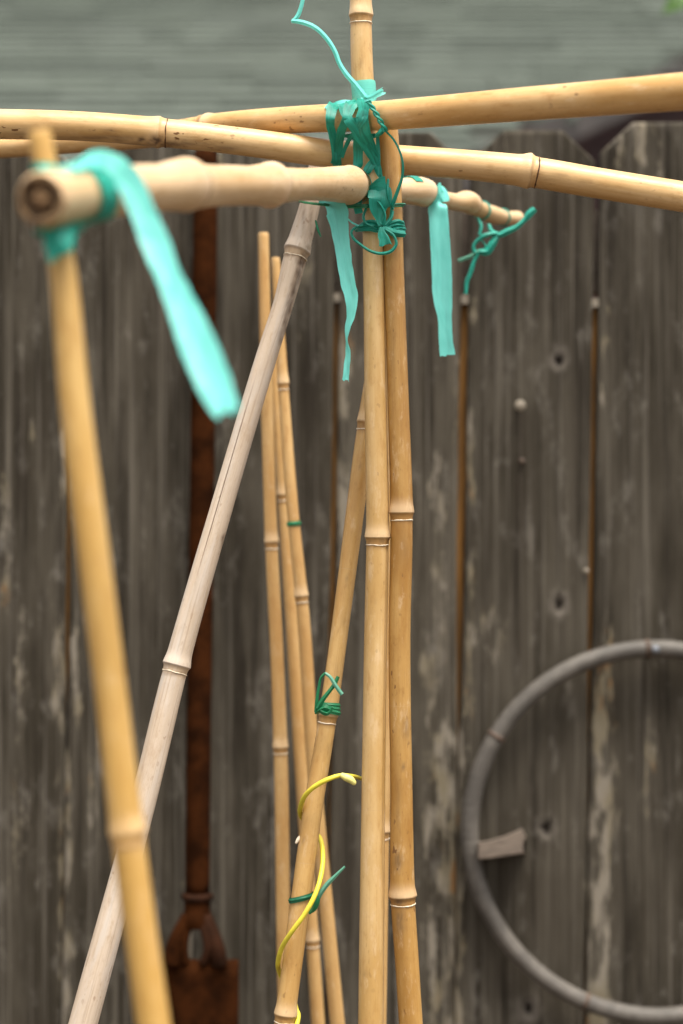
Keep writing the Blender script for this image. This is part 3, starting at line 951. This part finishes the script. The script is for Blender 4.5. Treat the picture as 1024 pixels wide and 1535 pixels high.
def tube(name, pts, mat, parent, keys=(), eps=0.0, per=10, K=10, taper_ends=True):
    rows = []
    for p in pts:
        if p[0] == 'w':
            v = p[1]; r = p[2] * v[1] / FPX / 2
        else:
            v = np.array(at(p[0], p[1], p[2])); r = p[3] * p[2] / FPX / 2
        rows.append((v[0], v[1], v[2], r))
    D = catmull(rows, per)
    C = D[:, :3]
    if keys: C = np.array([push_out(c, keys, r + eps) for c, r in zip(C, D[:, 3])])
    T, U, Wd = frames(C)
    V, F, UV = [], [], []
    S = arclen(C)
    for i in range(len(C)):
        r = D[i, 3]
        if taper_ends and i in (0, len(C) - 1): r *= 0.5
        for k in range(K):
            a = 2 * math.pi * k / K
            V.append(tuple(C[i] + r * (math.cos(a) * U[i] + math.sin(a) * Wd[i])))
            UV.append((S[i] * 80, math.cos(a), math.sin(a)))
    for i in range(len(C) - 1):
        for k in range(K):
            k2 = (k + 1) % K
            F.append((i * K + k, i * K + k2, (i + 1) * K + k2, (i + 1) * K + k))
    F.append(tuple(range(K))[::-1]); F.append(tuple((len(C) - 1) * K + k for k in range(K)))
    return mesh_obj(name, V, F, mat, parent, True, {'tape': ('FLOAT_VECTOR', np.array(UV))})


def wrap(name, key, px, py, wpx, mat, parent, turns=1.0, start=180, ds=0.0, off=0.0007, tilt=0.0, keys=None, **kw):
    pts = []
    n = max(8, int(16 * turns))
    for i in range(n + 1):
        phi = start + 360 * turns * i / n
        pts.append(W(on(key, px, py, phi, off + 0.0002 * i / n, ds * (i / n - 0.5) + tilt * math.sin(math.radians(phi))), wpx))
    return ribbon(name, pts, mat, parent, keys if keys is not None else (key,), off, per=5, **kw)


TL, TE = M['teal_lash'], M['teal']
JOINT = ('h1', 'h2', 'p1', 'p2', 's')
# --- main lashing at the joint
lash = empty('tape_lashing', at(545, 200, 1.545), 'teal plastic tape criss-crossed around the joint of both crossbars and the tall upright', 'plastic tape')
wrap('collar', 'p1', 544, 136, 27, TE, lash, 1.15, 150, off=0.0009, cup=0.0, frill=0.0004, seed=1)
F1 = 1.524
ribbon('top_strip', [(563, 146, 1.555, 8), (548, 149, 1.548, 12), (525, 152, 1.545, 12), (503, 157, 1.548, 11), (492, 166, 1.560, 8)], TE, lash, ('h1', 'p1'), 0.0010, frill=0.0006, seed=2)
ribbon('strand', [(508, 153, 1.556, 18), (499, 160, 1.540, 17), (495, 178, 1.533, 14), (498, 200, 1.550, 12), (503, 222, 1.560, 13), (505, 242, 1.566, 14), (506, 252, 1.580, 12)], TL, lash, JOINT, 0.0008, frill=0.0005, seed=3)
ribbon('strand', [(537, 150, 1.547, 24), (525, 159, 1.530, 19), (519, 178, F1, 13), (511, 199, 1.540, 13), (507, 225, 1.560, 12), (501, 246, 1.568, 11)], TL, lash, JOINT, 0.0014, frill=0.0005, seed=4)
ribbon('strand', [(522, 151, 1.548, 26), (517, 162, 1.532, 19), (523, 180, F1, 14), (537, 201, 1.530, 15), (551, 222, 1.540, 15), (563, 243, 1.548, 13), (568, 262, 1.552, 10), (567, 276, 1.556, 7)], TL, lash, JOINT, 0.0020, frill=0.0005, seed=5)
ribbon('strand', [(545, 148, 1.545, 22), (546, 160, 1.528, 20), (543, 178, F1, 19), (548, 200, 1.530, 17), (559, 222, 1.542, 12), (566, 242, 1.548, 8), (567, 258, 1.552, 6)], TL, lash, JOINT, 0.0026, frill=0.0006, seed=6)
ribbon('strand', [(532, 176, 1.524, 12), (536, 200, 1.532, 14), (537, 225, 1.545, 15), (537, 250, 1.549, 14), (539, 272, 1.550, 10), (540, 290, 1.552, 6)], TL, lash, JOINT, 0.0012, frill=0.0004, seed=7)
ribbon('strand', [(563, 238, 1.548, 9), (554, 250, 1.548, 13), (546, 264, 1.548, 11), (540, 278, 1.548, 8), (530, 292, 1.552, 10), (518, 300, 1.556, 8)], TL, lash, JOINT, 0.0016, frill=0.0004, seed=8)
ribbon('strand', [(553, 149, 1.548, 7), (552, 162, 1.528, 8), (545, 180, 1.523, 8), (533, 196, 1.530, 7), (521, 214, 1.552, 6), (512, 236, 1.564, 6)], TL, lash, JOINT, 0.0034, frill=0.0004, seed=22)
ribbon('strand', [(514, 204, 1.560, 8), (528, 205, 1.552, 12), (546, 206, 1.546, 12), (563, 203, 1.546, 8)], TL, lash, ('h1', 'h2', 'p1'), 0.0010, frill=0.0004, seed=9)
ribbon('strand', [(566, 205, 1.548, 5), (567, 222, 1.549, 6), (568, 240, 1.5495, 5), (568, 262, 1.55, 4)], TL, lash, ('p1',), 0.0012, seed=10)

# --- loose twisted tail rising above the joint and the thin loop beside the uprights
tail = empty('tape_tail', at(548, 146, 1.523), 'loose folded teal tape curling up past the tall upright', 'plastic tape')
ribbon('tail_strand', [(461, -60, 1.53, 6), (456, -15, 1.53, 6), (452, 8, 1.53, 6), (446, 24, 1.53, 6.5), (438, 33, 1.53, 5)], TE, tail, cup=-0.9, seed=1.5)
ribbon('tail_strand', [(437, 31, 1.5285, 6), (452, 33, 1.528, 7), (472, 41, 1.527, 7), (490, 58, 1.526, 7), (502, 77, 1.525, 7), (509, 95, 1.524, 7), (519, 111, 1.522, 7.5), (533, 127, 1.521, 8), (549, 147, 1.519, 8)], TE, tail, cup=-0.9, seed=2.5)
ribbon('tail_strand', [(546, 148, 1.5185, 9), (557, 145, 1.517, 9), (567, 140, 1.516, 9), (575, 136, 1.516, 10)], TE, tail, cup=0.5, frill=0.0006, seed=3.5, end_jag=0.002)
for ph in (0.0, math.pi):
    pts = []
    for i in range(22):
        t = i / 21
        x = 549 + 29 * t + 2.6 * math.sin(t * 15 + ph)
        y = 147 + 50 * t - 10 * math.sin(t * math.pi) * 0.2
        pts.append((x, y, 1.5205 - 0.0012 * math.cos(t * 15 + ph) - 0.004 * math.sin(t * math.pi), 4.2))
    ribbon('twisted_strand', pts, TL, tail, ('h1',), 0.0008, cup=-0.6, per=4, seed=4 + ph)
ribbon('tail_strand', [(577, 192, 1.523, 9), (570, 199, 1.523, 8), (563, 204, 1.530, 6)], TL, tail, ('h1',), 0.001, cup=-0.5, seed=8)
ribbon('loop', [(578, 196, 1.524, 3.4), (590, 209, 1.524, 3.2), (599, 226, 1.524, 3.2), (604, 246, 1.526, 3.6), (603, 265, 1.53, 4), (597, 284, 1.533, 5), (590, 303, 1.537, 6), (586, 318, 1.545, 4)], TL, tail, ('p2',), 0.0008, cup=-0.8, seed=9)

# --- knot below the joint
knot = empty('tape_knot', at(570, 340, 1.545), 'bunched teal tape knot with small loop around both touching uprights', 'plastic tape')
PP = ('p1', 'p2')
ribbon('flap', [(545, 291, 1.548, 9), (556, 287, 1.545, 18), (568, 285, 1.540, 34), (580, 283, 1.540, 38)], TL, knot, PP, 0.0016, frill=0.0012, seed=1)
ribbon('flap', [(568, 283, 1.541, 34), (570, 297, 1.538, 36), (567, 312, 1.540, 26), (569, 326, 1.541, 14), (572, 338, 1.541, 8)], TL, knot, PP, 0.0022, frill=0.0012, seed=2)
ribbon('flap', [(572, 340, 1.540, 7), (573, 350, 1.539, 13), (576, 360, 1.538, 17), (578, 368, 1.538, 20)], TL, knot, PP, 0.0020, frill=0.0012, seed=3, end_jag=0.002)
for q, (dy, w, ep) in enumerate(((-4, 6, 0.001), (1, 6, 0.0016), (5, 6, 0.0022), (8, 5, 0.0012))):
    ribbon('knot_strand', [(533, 345 - dy * 0.4, 1.562, w), (540, 341 + dy * 0.5, 1.552, w), (552, 336 + dy, 1.547, w), (566, 338 + dy, 1.546, w), (574, 341 + dy * 0.6, 1.544, w + 1),
                          (584, 339 + dy, 1.547, w), (596, 336 + dy * 1.2, 1.548, w), (605, 338 + dy, 1.556, w), (606, 340 + dy, 1.566, w)], TL, knot, PP, ep, cup=-0.5, frill=0.0006, seed=4 + q)
ribbon('knot_strand', [(549, 312, 1.547, 4), (545, 325, 1.547, 4), (548, 334, 1.546, 5), (560, 340, 1.545, 5)], TL, knot, PP, 0.001, cup=-0.7, seed=9)
ribbon('knot_strand', [(556, 312, 1.545, 5), (564, 325, 1.543, 5), (572, 337, 1.541, 6)], TL, knot, PP, 0.003, cup=-0.7, seed=10)
ribbon('knot_strand', [(588, 315, 1.547, 6), (586, 326, 1.545, 6), (577, 338, 1.542, 6)], TL, knot, PP, 0.002, cup=-0.7, seed=11)
ribbon('knot_strand', [(574, 342, 1.541, 8), (586, 347, 1.543, 11), (598, 350, 1.546, 11), (608, 351, 1.549, 9)], TL, knot, PP, 0.002, cup=-0.6, frill=0.0008, seed=12)
ribbon('loop', [(578, 344, 1.540, 4), (590, 353, 1.539, 4.2), (594, 366, 1.539, 4.6), (587, 376, 1.539, 5), (573, 380, 1.539, 5), (557, 377, 1.540, 4.5), (541, 367, 1.542, 4), (529, 356, 1.545, 4), (527, 347, 1.548, 4), (533, 341, 1.55, 4), (545, 338, 1.546, 4)], TL, knot, PP, 0.001, cup=-0.7, seed=13)
ribbon('knot_strand', [(560, 296, 1.541, 4), (571, 308, 1.537, 4), (577, 322, 1.538, 4), (575, 338, 1.541, 5)], TL, knot, PP, 0.004, cup=-0.7, seed=15)
ribbon('knot_strand', [(582, 268, 1.541, 4), (581, 285, 1.537, 5), (583, 300, 1.538, 5), (590, 314, 1.541, 4)], TL, knot, PP, 0.004, cup=-0.8, seed=16)
ribbon('knot_strand', [(538, 296, 1.549, 14), (536, 308, 1.548, 12), (538, 320, 1.550, 11)], TL, knot, PP, 0.001, frill=0.001, seed=17)
ribbon('knot_strand', [(518, 325, 1.546, 2.6), (527, 333, 1.548, 2.6), (538, 339, 1.549, 3)], TE, knot, (), cup=-0.4, seed=14)

# --- hanging ribbons
rib = empty('tape_ribbon', at(503, 305, 1.53), 'narrow teal tape strip pinched near its end, hanging just left of the tall upright', 'plastic tape', None)
rib['label'] = 'narrow teal tape strip pinched near its lower end, hanging beside the tall upright'
ribbon('strip', [(478, 301, 1.505, 5), (490, 303, 1.515, 14), (503, 313, 1.52, 33), (508, 335, 1.525, 28), (514, 375, 1.527, 23), (521, 420, 1.528, 22), (527, 450, 1.528, 19), (526, 474, 1.528, 13, 25), (521, 496, 1.528, 11, 50), (520, 512, 1.528, 6, 60), (522, 526, 1.528, 9, 35), (520, 550, 1.528, 9, 15), (518, 571, 1.528, 10, 0)],
       TE, rib, (), cup=0.12, frill=0.0007, seed=3, end_jag=0.003, per=12)
rib2 = empty('tape_ribbon', at(655, 280, 1.71), 'wide teal tape strip with square end draped over the thin half of the tan stick', 'plastic tape')
ribbon('strip', [W(on('s', 650, 291, 170), 20), W(on('s', 651, 291, 125), 25), W(on('s', 652, 292, 85), 28), W(on('s', 654, 292, 50), 29), (656, 291, 1.702, 29), (658, 330, 1.698, 29), (662, 400, 1.697, 30), (664, 450, 1.697, 28), (667, 478, 1.697, 21), (668, 505, 1.697, 21), (671, 533, 1.697, 23)],
       TE, rib2, ('s',), 0.0008, cup=0.08, frill=0.0005, seed=5, end_jag=0.0012, per=12)
wrap('wrap_band', 's', 616, 287, 22, TL, rib2, 0.42, 40, ds=0.004, off=0.0008, frill=0.0008, seed=6)

# --- near end of the stick: tape over stick and leaning cane
near = empty('tape_ribbon', at(165, 250, 1.05), 'bright teal tape tying the tan stick to the yellow cane, its long end hanging free', 'plastic tape')
ribbon('strip', [(60, 250, 0.992, 14), (100, 252, 0.995, 16), (128, 246, 1.020, 26), (158, 243, 1.036, 38), (188, 266, 1.034, 40), (214, 318, 1.028, 38), (236, 372, 1.018, 42), (252, 412, 1.008, 38), (270, 452, 0.998, 43), (292, 505, 0.984, 53), (314, 558, 0.974, 54), (333, 602, 0.964, 45), (340, 616, 0.960, 38)],
       TE, near, ('s', 'l'), 0.0012, cup=0.06, frill=0.0007, seed=11, end_jag=0.009, per=12)
wrap('wrap_band', 's', 126, 292, 62, TL, near, 1.4, 90, ds=0.006, off=0.0016, tilt=-0.003, frill=0.0008, seed=12)
wrap('wrap_band', 'l', 67, 252, 17, TL, near, 1.2, 180, ds=0.002, off=0.0009, frill=0.0004, seed=13, keys=('l', 's'))
wrap('wrap_band', 'l', 82, 350, 18, TL, near, 1.2, 180, ds=0.002, off=0.0009, frill=0.0004, seed=14, keys=('l', 's'))
ribbon('flap', [(162, 318, 1.050, 16), (135, 333, 1.02, 20), (105, 350, 0.998, 32), (85, 360, 0.990, 46), (70, 352, 0.988, 34), (50, 348, 0.990, 12)], TL, near, ('s', 'l'), 0.0016, frill=0.0014, seed=15)
ribbon('flap', [(112, 348, 0.997, 14), (94, 362, 0.990, 34), (80, 380, 0.990, 20), (76, 394, 0.990, 6)], TL, near, ('s', 'l'), 0.0022, frill=0.0010, seed=16)

# --- tie at the thin end of the stick
far = empty('twine_tie', at(740, 350, 1.83), 'thin green tie knotted at the thin tip of the tan stick', 'garden tie')
GP = M['green_pale']
TK = TL
wrap('wrap_band', 's', 722, 314, 5, TK, far, 1.1, 180, off=0.0008, cup=-0.5, seed=1)
wrap('wrap_band', 's', 754, 324, 5, TK, far, 1.1, 180, off=0.0008, cup=-0.5, seed=2)
for q, pts in enumerate([
    [(716, 326, 1.815, 5), (721, 338, 1.812, 5), (719, 352, 1.81, 4)],
    [(732, 336, 1.82, 6), (738, 348, 1.815, 8), (747, 352, 1.812, 9), (760, 347, 1.812, 9), (775, 340, 1.812, 8), (786, 330, 1.812, 8), (793, 321, 1.812, 11), (802, 313, 1.812, 9)],
    [(746, 350, 1.812, 7), (730, 352, 1.81, 6), (717, 359, 1.81, 6), (710, 369, 1.81, 6), (713, 379, 1.81, 6), (720, 376, 1.81, 6)],
    [(745, 354, 1.812, 9), (738, 366, 1.81, 12), (730, 377, 1.81, 11), (718, 377, 1.81, 7)],
    [(719, 376, 1.81, 7), (709, 382, 1.81, 6), (697, 387, 1.81, 6), (687, 391, 1.81, 6)],
    [(718, 378, 1.81, 6), (711, 391, 1.81, 7), (706, 406, 1.81, 7), (700, 422, 1.81, 7), (698, 441, 1.81, 6)],
    [(722, 360, 1.812, 3), (728, 370, 1.811, 3), (722, 378, 1.811, 3)]]):
    ribbon('tie_strand', pts, TL if q != 4 else GP, far, (), cup=-0.7, frill=0.0006, seed=q + 3.3)

# --- thin dark green tie stretched across the uprights
dk = empty('twine_tie', at(530, 307, 1.54), 'thin dark green tie stretched straight across both uprights under the stick', 'garden tie')
ribbon('tie_strand', [(448, 302, 1.475, 3), (470, 305, 1.50, 3.6), (505, 307, 1.525, 4.2), (540, 308, 1.542, 4.6), (575, 307, 1.545, 4.4), (603, 306, 1.552, 4), (608, 306, 1.562, 4)], M['green_dark'], dk, PP, 0.0008, cup=-0.6, seed=1)
ribbon('tie_strand', [(455, 304, 1.48, 2), (490, 308, 1.515, 2.6), (530, 311, 1.540, 2.6), (575, 310, 1.545, 2.6), (605, 309, 1.555, 2)], M['green'], dk, PP, 0.0008, cup=-0.5, seed=2)
ribbon('loose_end', [(473, 330, 1.56, 2), (476, 342, 1.56, 3.5), (481, 355, 1.56, 2)], M['green_dark'], dk, (), cup=-0.4, seed=3)
cl = empty('twine_tie', at(408, 250, 1.36), 'tiny green curl of tie on top of the knobbly stick', 'garden tie')
ribbon('tie_strand', [(403, 252, 1.345, 2), (405, 246, 1.345, 3), (410, 248, 1.345, 3), (415, 252, 1.345, 2)], M['green_dark'], cl, (), cup=-0.4, seed=4)

# --- ties on the slanting cane
t1 = empty('twine_tie', at(490, 1062, 1.57), 'green tie with open loop knotted above a joint of the slanting cane', 'garden tie')
for q, yy in enumerate((1057, 1061, 1066)):
    wrap('wrap_band', 'm', 493, yy, 7, M['green'], t1, 1.05, 180, off=0.0008 + q * 0.0004, tilt=0.0006 * (q - 1), cup=-0.35, seed=q)
ribbon('knot_strand', [(473, 1069, 1.567, 8), (479, 1064, 1.563, 10), (487, 1061, 1.562, 9), (496, 1064, 1.563, 7)], M['green'], t1, ('m',), 0.0016, cup=-0.6, frill=0.0008, seed=5)
ribbon('knot_strand', [(476, 1058, 1.566, 6), (482, 1066, 1.562, 8), (490, 1069, 1.562, 7), (498, 1060, 1.562, 7)], M['green'], t1, ('m',), 0.0022, cup=-0.6, frill=0.0008, seed=6)
ribbon('loop', [(474, 1068, 1.565, 6), (475, 1050, 1.563, 5), (478, 1030, 1.562, 4), (482, 1015, 1.561, 4), (488, 1009, 1.560, 4.5)], M['green'], t1, ('m',), 0.001, cup=-0.5, seed=7)
ribbon('loop', [(487, 1009, 1.560, 4.5), (494, 1014, 1.559, 5), (502, 1026, 1.558, 6), (509, 1036, 1.558, 6), (513, 1041, 1.558, 6)], GP, t1, ('m',), 0.001, cup=-0.3, seed=8)
ribbon('loose_end', [(476, 1062, 1.563, 8), (484, 1049, 1.561, 7), (494, 1036, 1.560, 6), (502, 1025, 1.560, 6), (507, 1014, 1.560, 5)], M['green'], t1, ('m',), 0.0014, cup=-0.6, seed=9)
t2 = empty('twine_tie', at(455, 1345, 1.56), 'green tie with pale upward tail on the slanting cane, crossed by yellow cord', 'garden tie')
for q in range(2):
    wrap('wrap_band', 'm', 449, 1344 + q * 3, 8, M['green_dark'] if q else M['green'], t2, 1.05, 180, off=0.0008 + q * 0.0005, tilt=-0.0035, cup=-0.35, seed=q + 2)
ribbon('knot_strand', [(464, 1370, 1.566, 5), (471, 1361, 1.562, 9), (475, 1350, 1.560, 9), (478, 1343, 1.560, 6)], M['green'], t2, ('m',), 0.001, cup=-0.6, frill=0.0006, seed=5)
ribbon('loose_end', [(474, 1352, 1.561, 7), (482, 1337, 1.559, 7), (492, 1324, 1.558, 7), (504, 1312, 1.557, 5), (517, 1299, 1.557, 3)], GP, t2, (), cup=-0.5, seed=6)
t3 = empty('twine_tie', at(441, 787, 1.83), 'small green band around the thin pale cane near the fence', 'garden tie')
wrap('wrap_band', 'b2', 441, 787, 7, M['green'], t3, 1.1, 180, off=0.0008, cup=-0.3, seed=3)

# --- yellow cord winding round the slanting cane
vn = empty('yellow_cord', at(455, 1330, 1.56), 'thin yellow cord spiralling down the slanting cane', 'cord')
tube('strand', [(552, 1172, 1.590, 5), (541, 1167, 1.578, 5.5), (526, 1163, 1.565, 6), (508, 1163, 1.558, 7), (490, 1169, 1.556, 7.5), (472, 1179, 1.558, 7.5), (458, 1192, 1.564, 7.5), (452, 1205, 1.572, 7.5), (450, 1217, 1.582, 7.5), (456, 1230, 1.598, 7.5), (468, 1244, 1.602, 7.5),
                 (479, 1256, 1.592, 7.5), (484, 1280, 1.578, 7.5), (482, 1308, 1.566, 7.5), (473, 1340, 1.555, 7.5), (457, 1370, 1.552, 7.5), (438, 1396, 1.553, 7.5), (423, 1420, 1.560, 7.5), (417, 1442, 1.570, 7.5), (421, 1462, 1.588, 7.5), (432, 1485, 1.592, 7.5), (442, 1505, 1.582, 7.5), (445, 1530, 1.570, 7.5), (438, 1560, 1.556, 7.5), (420, 1590, 1.552, 7)],
     M['vine'], vn, ('m', 'p1'), 0.0004, per=8)
tube('cut_stub', [(510, 1161, 1.557, 7), (518, 1165, 1.556, 11), (526, 1169, 1.556, 11), (533, 1176, 1.556, 6)], M['vine_cut'], vn, (), per=6)
ch = empty('twig_stub', at(446, 1259, 1.578), 'tiny pale twig stub on the edge of the slanting cane', 'twig')
tube('stub', [(452, 1254, 1.578, 7), (447, 1259, 1.576, 6), (443, 1265, 1.575, 3)], M['ring_pale'], ch, (), per=5)

# ------------------------------------------------------------------ rusty long-handled tool leaning on the fence
def build_tool():
    t = empty('digging_tool', at(292, 2100, 2.06), 'rusty long-handled digging bar with forked neck and flat blade leaning on the fence', 'garden tool')
    q = 13
    pts = [(309, 226, 2.117, 36), (306, 500, 2.112, 37), (302, 800, 2.108, 37), (298, 1100, 2.100, 37), (296, 1342, 2.094, 37)]
    tube('handle', pts, M['rust'], t, per=14, K=20, taper_ends=False)
    # ferrule
    tube('collar', [(296, 1338, 2.094, 40), (296, 1341, 2.094, 47), (296, 1347, 2.094, 47), (296, 1351, 2.094, 41)], M['rust_light'], t, per=3, K=20, taper_ends=False)
    tube('socket', [(296, 1350, 2.094, 40), (296, 1365, 2.093, 40), (296, 1380, 2.092, 44), (296, 1390, 2.092, 40)], M['rust'], t, per=5, K=20, taper_ends=False)
    # two prongs of the fork, left and right of the slot
    ribs = ([(284, 1372, 2.090, 22), (272, 1394, 2.088, 23), (262, 1420, 2.087, 27), (258, 1450, 2.087, 30)],
            [(306, 1372, 2.088, 22), (316, 1396, 2.084, 24), (324, 1422, 2.082, 27), (330, 1450, 2.084, 24)])
    for r in ribs:
        tube('prong', r, M['rust_light'] if r is ribs[1] else M['rust'], t, per=8, K=12)
    tube('prong', [(300, 1376, 2.086, 14), (308, 1400, 2.080, 13), (311, 1425, 2.078, 13), (304, 1447, 2.081, 14)], M['rust_light'], t, per=8, K=10)
    tube('prong', [(290, 1376, 2.089, 12), (279, 1400, 2.085, 13), (276, 1425, 2.084, 14), (279, 1447, 2.084, 14)], M['rust'], t, per=8, K=10)
    # blade: curved plate with rolled shoulders
    V, F = [], []
    NX, NZ = 16, 24
    k = 2.09 / FPX
    for side in (0, 1):
        for j in range(NZ + 1):
            py = 1438 + (2080 - 1438) * j / NZ
            taper = 1.0 - 0.10 * max(0, (py - 1800) / 280)
            for i in range(NX + 1):
                u = i / NX * 2 - 1
                px = 301 + u * 57 * taper + 1.2 * mnoise.noise(Vector((u * 3, py * 0.02, 4)))
                d = 2.092 - 0.012 * (1 - u * u) + side * 0.005 - 0.00003 * (py - 1438)
                ytop = 2.0 * mnoise.noise(Vector((u * 4, 2, 0))) if j == 0 else 0
                V.append(tuple(at(px, py + ytop, d)))
    n = NX + 1; off = n * (NZ + 1)
    for j in range(NZ):
        for i in range(NX):
            a = j * n + i
            F.append((a, a + n, a + n + 1, a + 1)); F.append((off + a, off + a + 1, off + a + n + 1, off + a + n))
    for i in range(NX):
        F.append((i, i + 1, off + i + 1, off + i)); a = NZ * n + i; F.append((a, off + a, off + a + 1, a + 1))
    for j in range(NZ):
        a = j * n; F.append((a, off + a, off + a + n, a + n)); a = j * n + NX; F.append((a, a + n, off + a + n, off + a))
    mesh_obj('blade', V, F, M['rust'], t)
    # lower shank to the ground under the blade's edge
    tube('point', [(292, 2060, 2.078, 30), (288, 2400, 2.068, 24), (285, 2790, 2.060, 12)], M['rust'], t, per=6, K=12)


build_tool()

# ------------------------------------------------------------------ grey hoop hanging from a nail
def build_hoop():
    h = empty('hoop', at(981, 1248, 2.12), 'grey ribbed hoop hanging from a nail on the fence', 'hoop')
    cx, cy, R = 985, 1248, 278
    K, N = 14, 140
    V, F = [], []
    d = 2.118

    def pos(a, r_extra=0.0):
        rr = R + 3 * math.cos(2 * a + 0.6) + r_extra
        return np.array(at(cx + rr * math.cos(a), cy - rr * math.sin(a), d))
    for i in range(N):
        a = 2 * math.pi * i / N
        c = pos(a); nx = pos(a + 0.01) - pos(a - 0.01); nx /= np.linalg.norm(nx)
        y = np.array([0, 1.0, 0]); s = np.cross(nx, y)
        r = 13.2 * d / FPX * (1 + 0.03 * mnoise.noise(Vector((math.cos(a) * 3, math.sin(a) * 3, 0))))
        for k in range(K):
            b = 2 * math.pi * k / K
            V.append(tuple(c + r * (math.cos(b) * s + math.sin(b) * y)))
    for i in range(N):
        for k in range(K):
            i2, k2 = (i + 1) % N, (k + 1) % K
            F.append((i * K + k, i2 * K + k, i2 * K + k2, i * K + k2))
    mesh_obj('tube', V, F, M['hoop'], h)

    def ringlet(name, a, wpx, grow, mat):
        c = pos(a); nx = pos(a + 0.01) - pos(a - 0.01); nx /= np.linalg.norm(nx)
        y = np.array([0, 1.0, 0]); s = np.cross(nx, y)
        r0 = 13.2 * d / FPX
        V, F = [], []
        prof = [(-0.5, 0.98), (-0.35, grow), (0.35, grow), (0.5, 0.98)]
        for (t, g) in prof:
            for k in range(16):
                b = 2 * math.pi * k / 16
                V.append(tuple(c + nx * t * wpx * d / FPX + r0 * g * (math.cos(b) * s + math.sin(b) * y)))
        for q in range(3):
            for k in range(16):
                k2 = (k + 1) % 16
                F.append((q * 16 + k, q * 16 + k2, (q + 1) * 16 + k2, (q + 1) * 16 + k))
        mesh_obj(name, V, F, mat, h)
    for q in range(11):
        ringlet('rib', math.radians(160 + q * 2.6), 6, 1.006, M['hoop'])
    ringlet('band', math.radians(149), 7, 1.10, M['hoop_band'])
    ringlet('band', math.radians(93), 8, 1.09, M['hoop_band'])
    ringlet('band', math.radians(247), 7, 1.07, M['hoop_band'])


build_hoop()

# broken wooden peg fixed to the fence inside the hoop
def build_peg():
    prof = [(717, 1263, 1288), (734, 1260, 1287), (755, 1254, 1284), (774, 1246, 1281), (783, 1242, 1280), (788, 1254, 1279), (784, 1262, 1277)]
    V, F = [], []
    for dd in (2.088, 2.100, 2.142):
        for (x, y0, y1) in prof:
            j = 1.2 * mnoise.noise(Vector((x * 0.1, dd * 90, 0)))
            V.append(tuple(at(x + j, y0 + (0 if dd > 2.09 else 1.5), dd))); V.append(tuple(at(x + j, y1 + (0 if dd > 2.09 else -1.5), dd)))
    n = len(prof) * 2
    for l in range(2):
        for i in range(len(prof) - 1):
            a = l * n + i * 2
            F.append((a, a + n, a + n + 2, a + 2)); F.append((a + 1, a + 3, a + n + 3, a + n + 1))
        F.append((l * n, l * n + 1, l * n + n + 1, l * n + n)); b = l * n + n - 2
        F.append((b, b + n, b + n + 1, b + 1))
    for i in range(len(prof) - 1):
        a = i * 2
        F.append((a, a + 2, a + 3, a + 1)); a += 2 * n
        F.append((a, a + 1, a + 3, a + 2))
    o = mesh_obj('wooden_peg', V, F, M['peg'], None, False)
    tag(o, 'short split wooden peg sticking out of the fence inside the hoop', 'peg')


build_peg()

# ------------------------------------------------------------------ tree beyond the fence whose lowest leaf dips into view
def build_tree():
    t = empty('tree', (1.75, 3.5, 0.0), 'leafy green tree beyond the fence with one leaf dipping over the roof', 'tree')

    def wt(x, y, z, r): return ('w', np.array((x, y, z)), r * 2 * FPX / y)
    tube('trunk', [wt(1.75, 3.5, -0.03, .075), wt(1.73, 3.48, .9, .062), wt(1.68, 3.45, 1.9, .052), wt(1.6, 3.4, 2.7, .04), wt(1.55, 3.4, 3.5, .02)], M['bark'], t, per=8, K=12)
    tube('limb', [wt(1.66, 3.43, 2.1, .028), wt(1.35, 3.3, 2.4, .018), wt(.95, 3.1, 2.42, .010), wt(.62, 3.0, 2.32, .004), wt(.53, 3.0, 2.235, .0018)], M['bark'], t, per=8, K=8)
    tube('limb', [wt(1.6, 3.4, 2.7, .024), wt(1.95, 3.6, 3.1, .014), wt(2.2, 3.8, 3.3, .006)], M['bark'], t, per=8, K=8)
    tube('limb', [wt(1.64, 3.43, 2.4, .024), wt(1.3, 3.7, 2.9, .014), wt(1.1, 3.9, 3.2, .006)], M['bark'], t, per=8, K=8)
    rnd = random.Random(11)
    V, F = [], []

    def leaf(p, axis, nrm, L, Wd):
        axis = axis.normalized(); s = axis.cross(nrm).normalized(); n = s.cross(axis)
        o = len(V)
        for (u, w, h) in ((0, 0, 0), (.3, .42, .07), (.3, 0, 0), (.3, -.42, .07), (.65, .40, .05), (.65, 0, -.03), (.65, -.40, .05), (1, 0, -.14)):
            V.append(tuple(p + axis * u * L + s * w * Wd + n * h * L))
        F.extend([(o, o + 2, o + 1), (o, o + 3, o + 2), (o + 1, o + 2, o + 5, o + 4), (o + 2, o + 3, o + 6, o + 5), (o + 4, o + 5, o + 7), (o + 5, o + 6, o + 7)])
    for c, rad, num in ((Vector((1.6, 3.5, 3.2)), 0.62, 420), (Vector((2.1, 3.7, 3.1)), 0.45, 220), (Vector((1.15, 3.8, 3.15)), 0.42, 200), (Vector((1.1, 3.15, 2.55)), 0.22, 70)):
        for _ in range(num):
            v = Vector((rnd.gauss(0, 1), rnd.gauss(0, 1), rnd.gauss(0, 1))).normalized() * rad * rnd.random()**0.4
            p = c + v
            px, py = to_px(p)
            if px < 1120 and py > -140: continue
            ax = Vector((rnd.uniform(-1, 1), rnd.uniform(-1, 1), rnd.uniform(-1.2, .3)))
            leaf(p, ax, Vector((rnd.uniform(-.6, .6), rnd.uniform(-.6, .6), 1)), rnd.uniform(.05, .085), rnd.uniform(.028, .042))
    crown = mesh_obj('crown', V, F, M['leaf'], t, False)
    V, F = [], []
    V.clear()
    leaf(Vector((.555, 3.0, 2.188)), Vector((-.75, 0, -.30)), Vector((-.3, -.75, .6)), .080, .060)
    mesh_obj('leaf', V, F, M['leaf'], t, False)


build_tree()
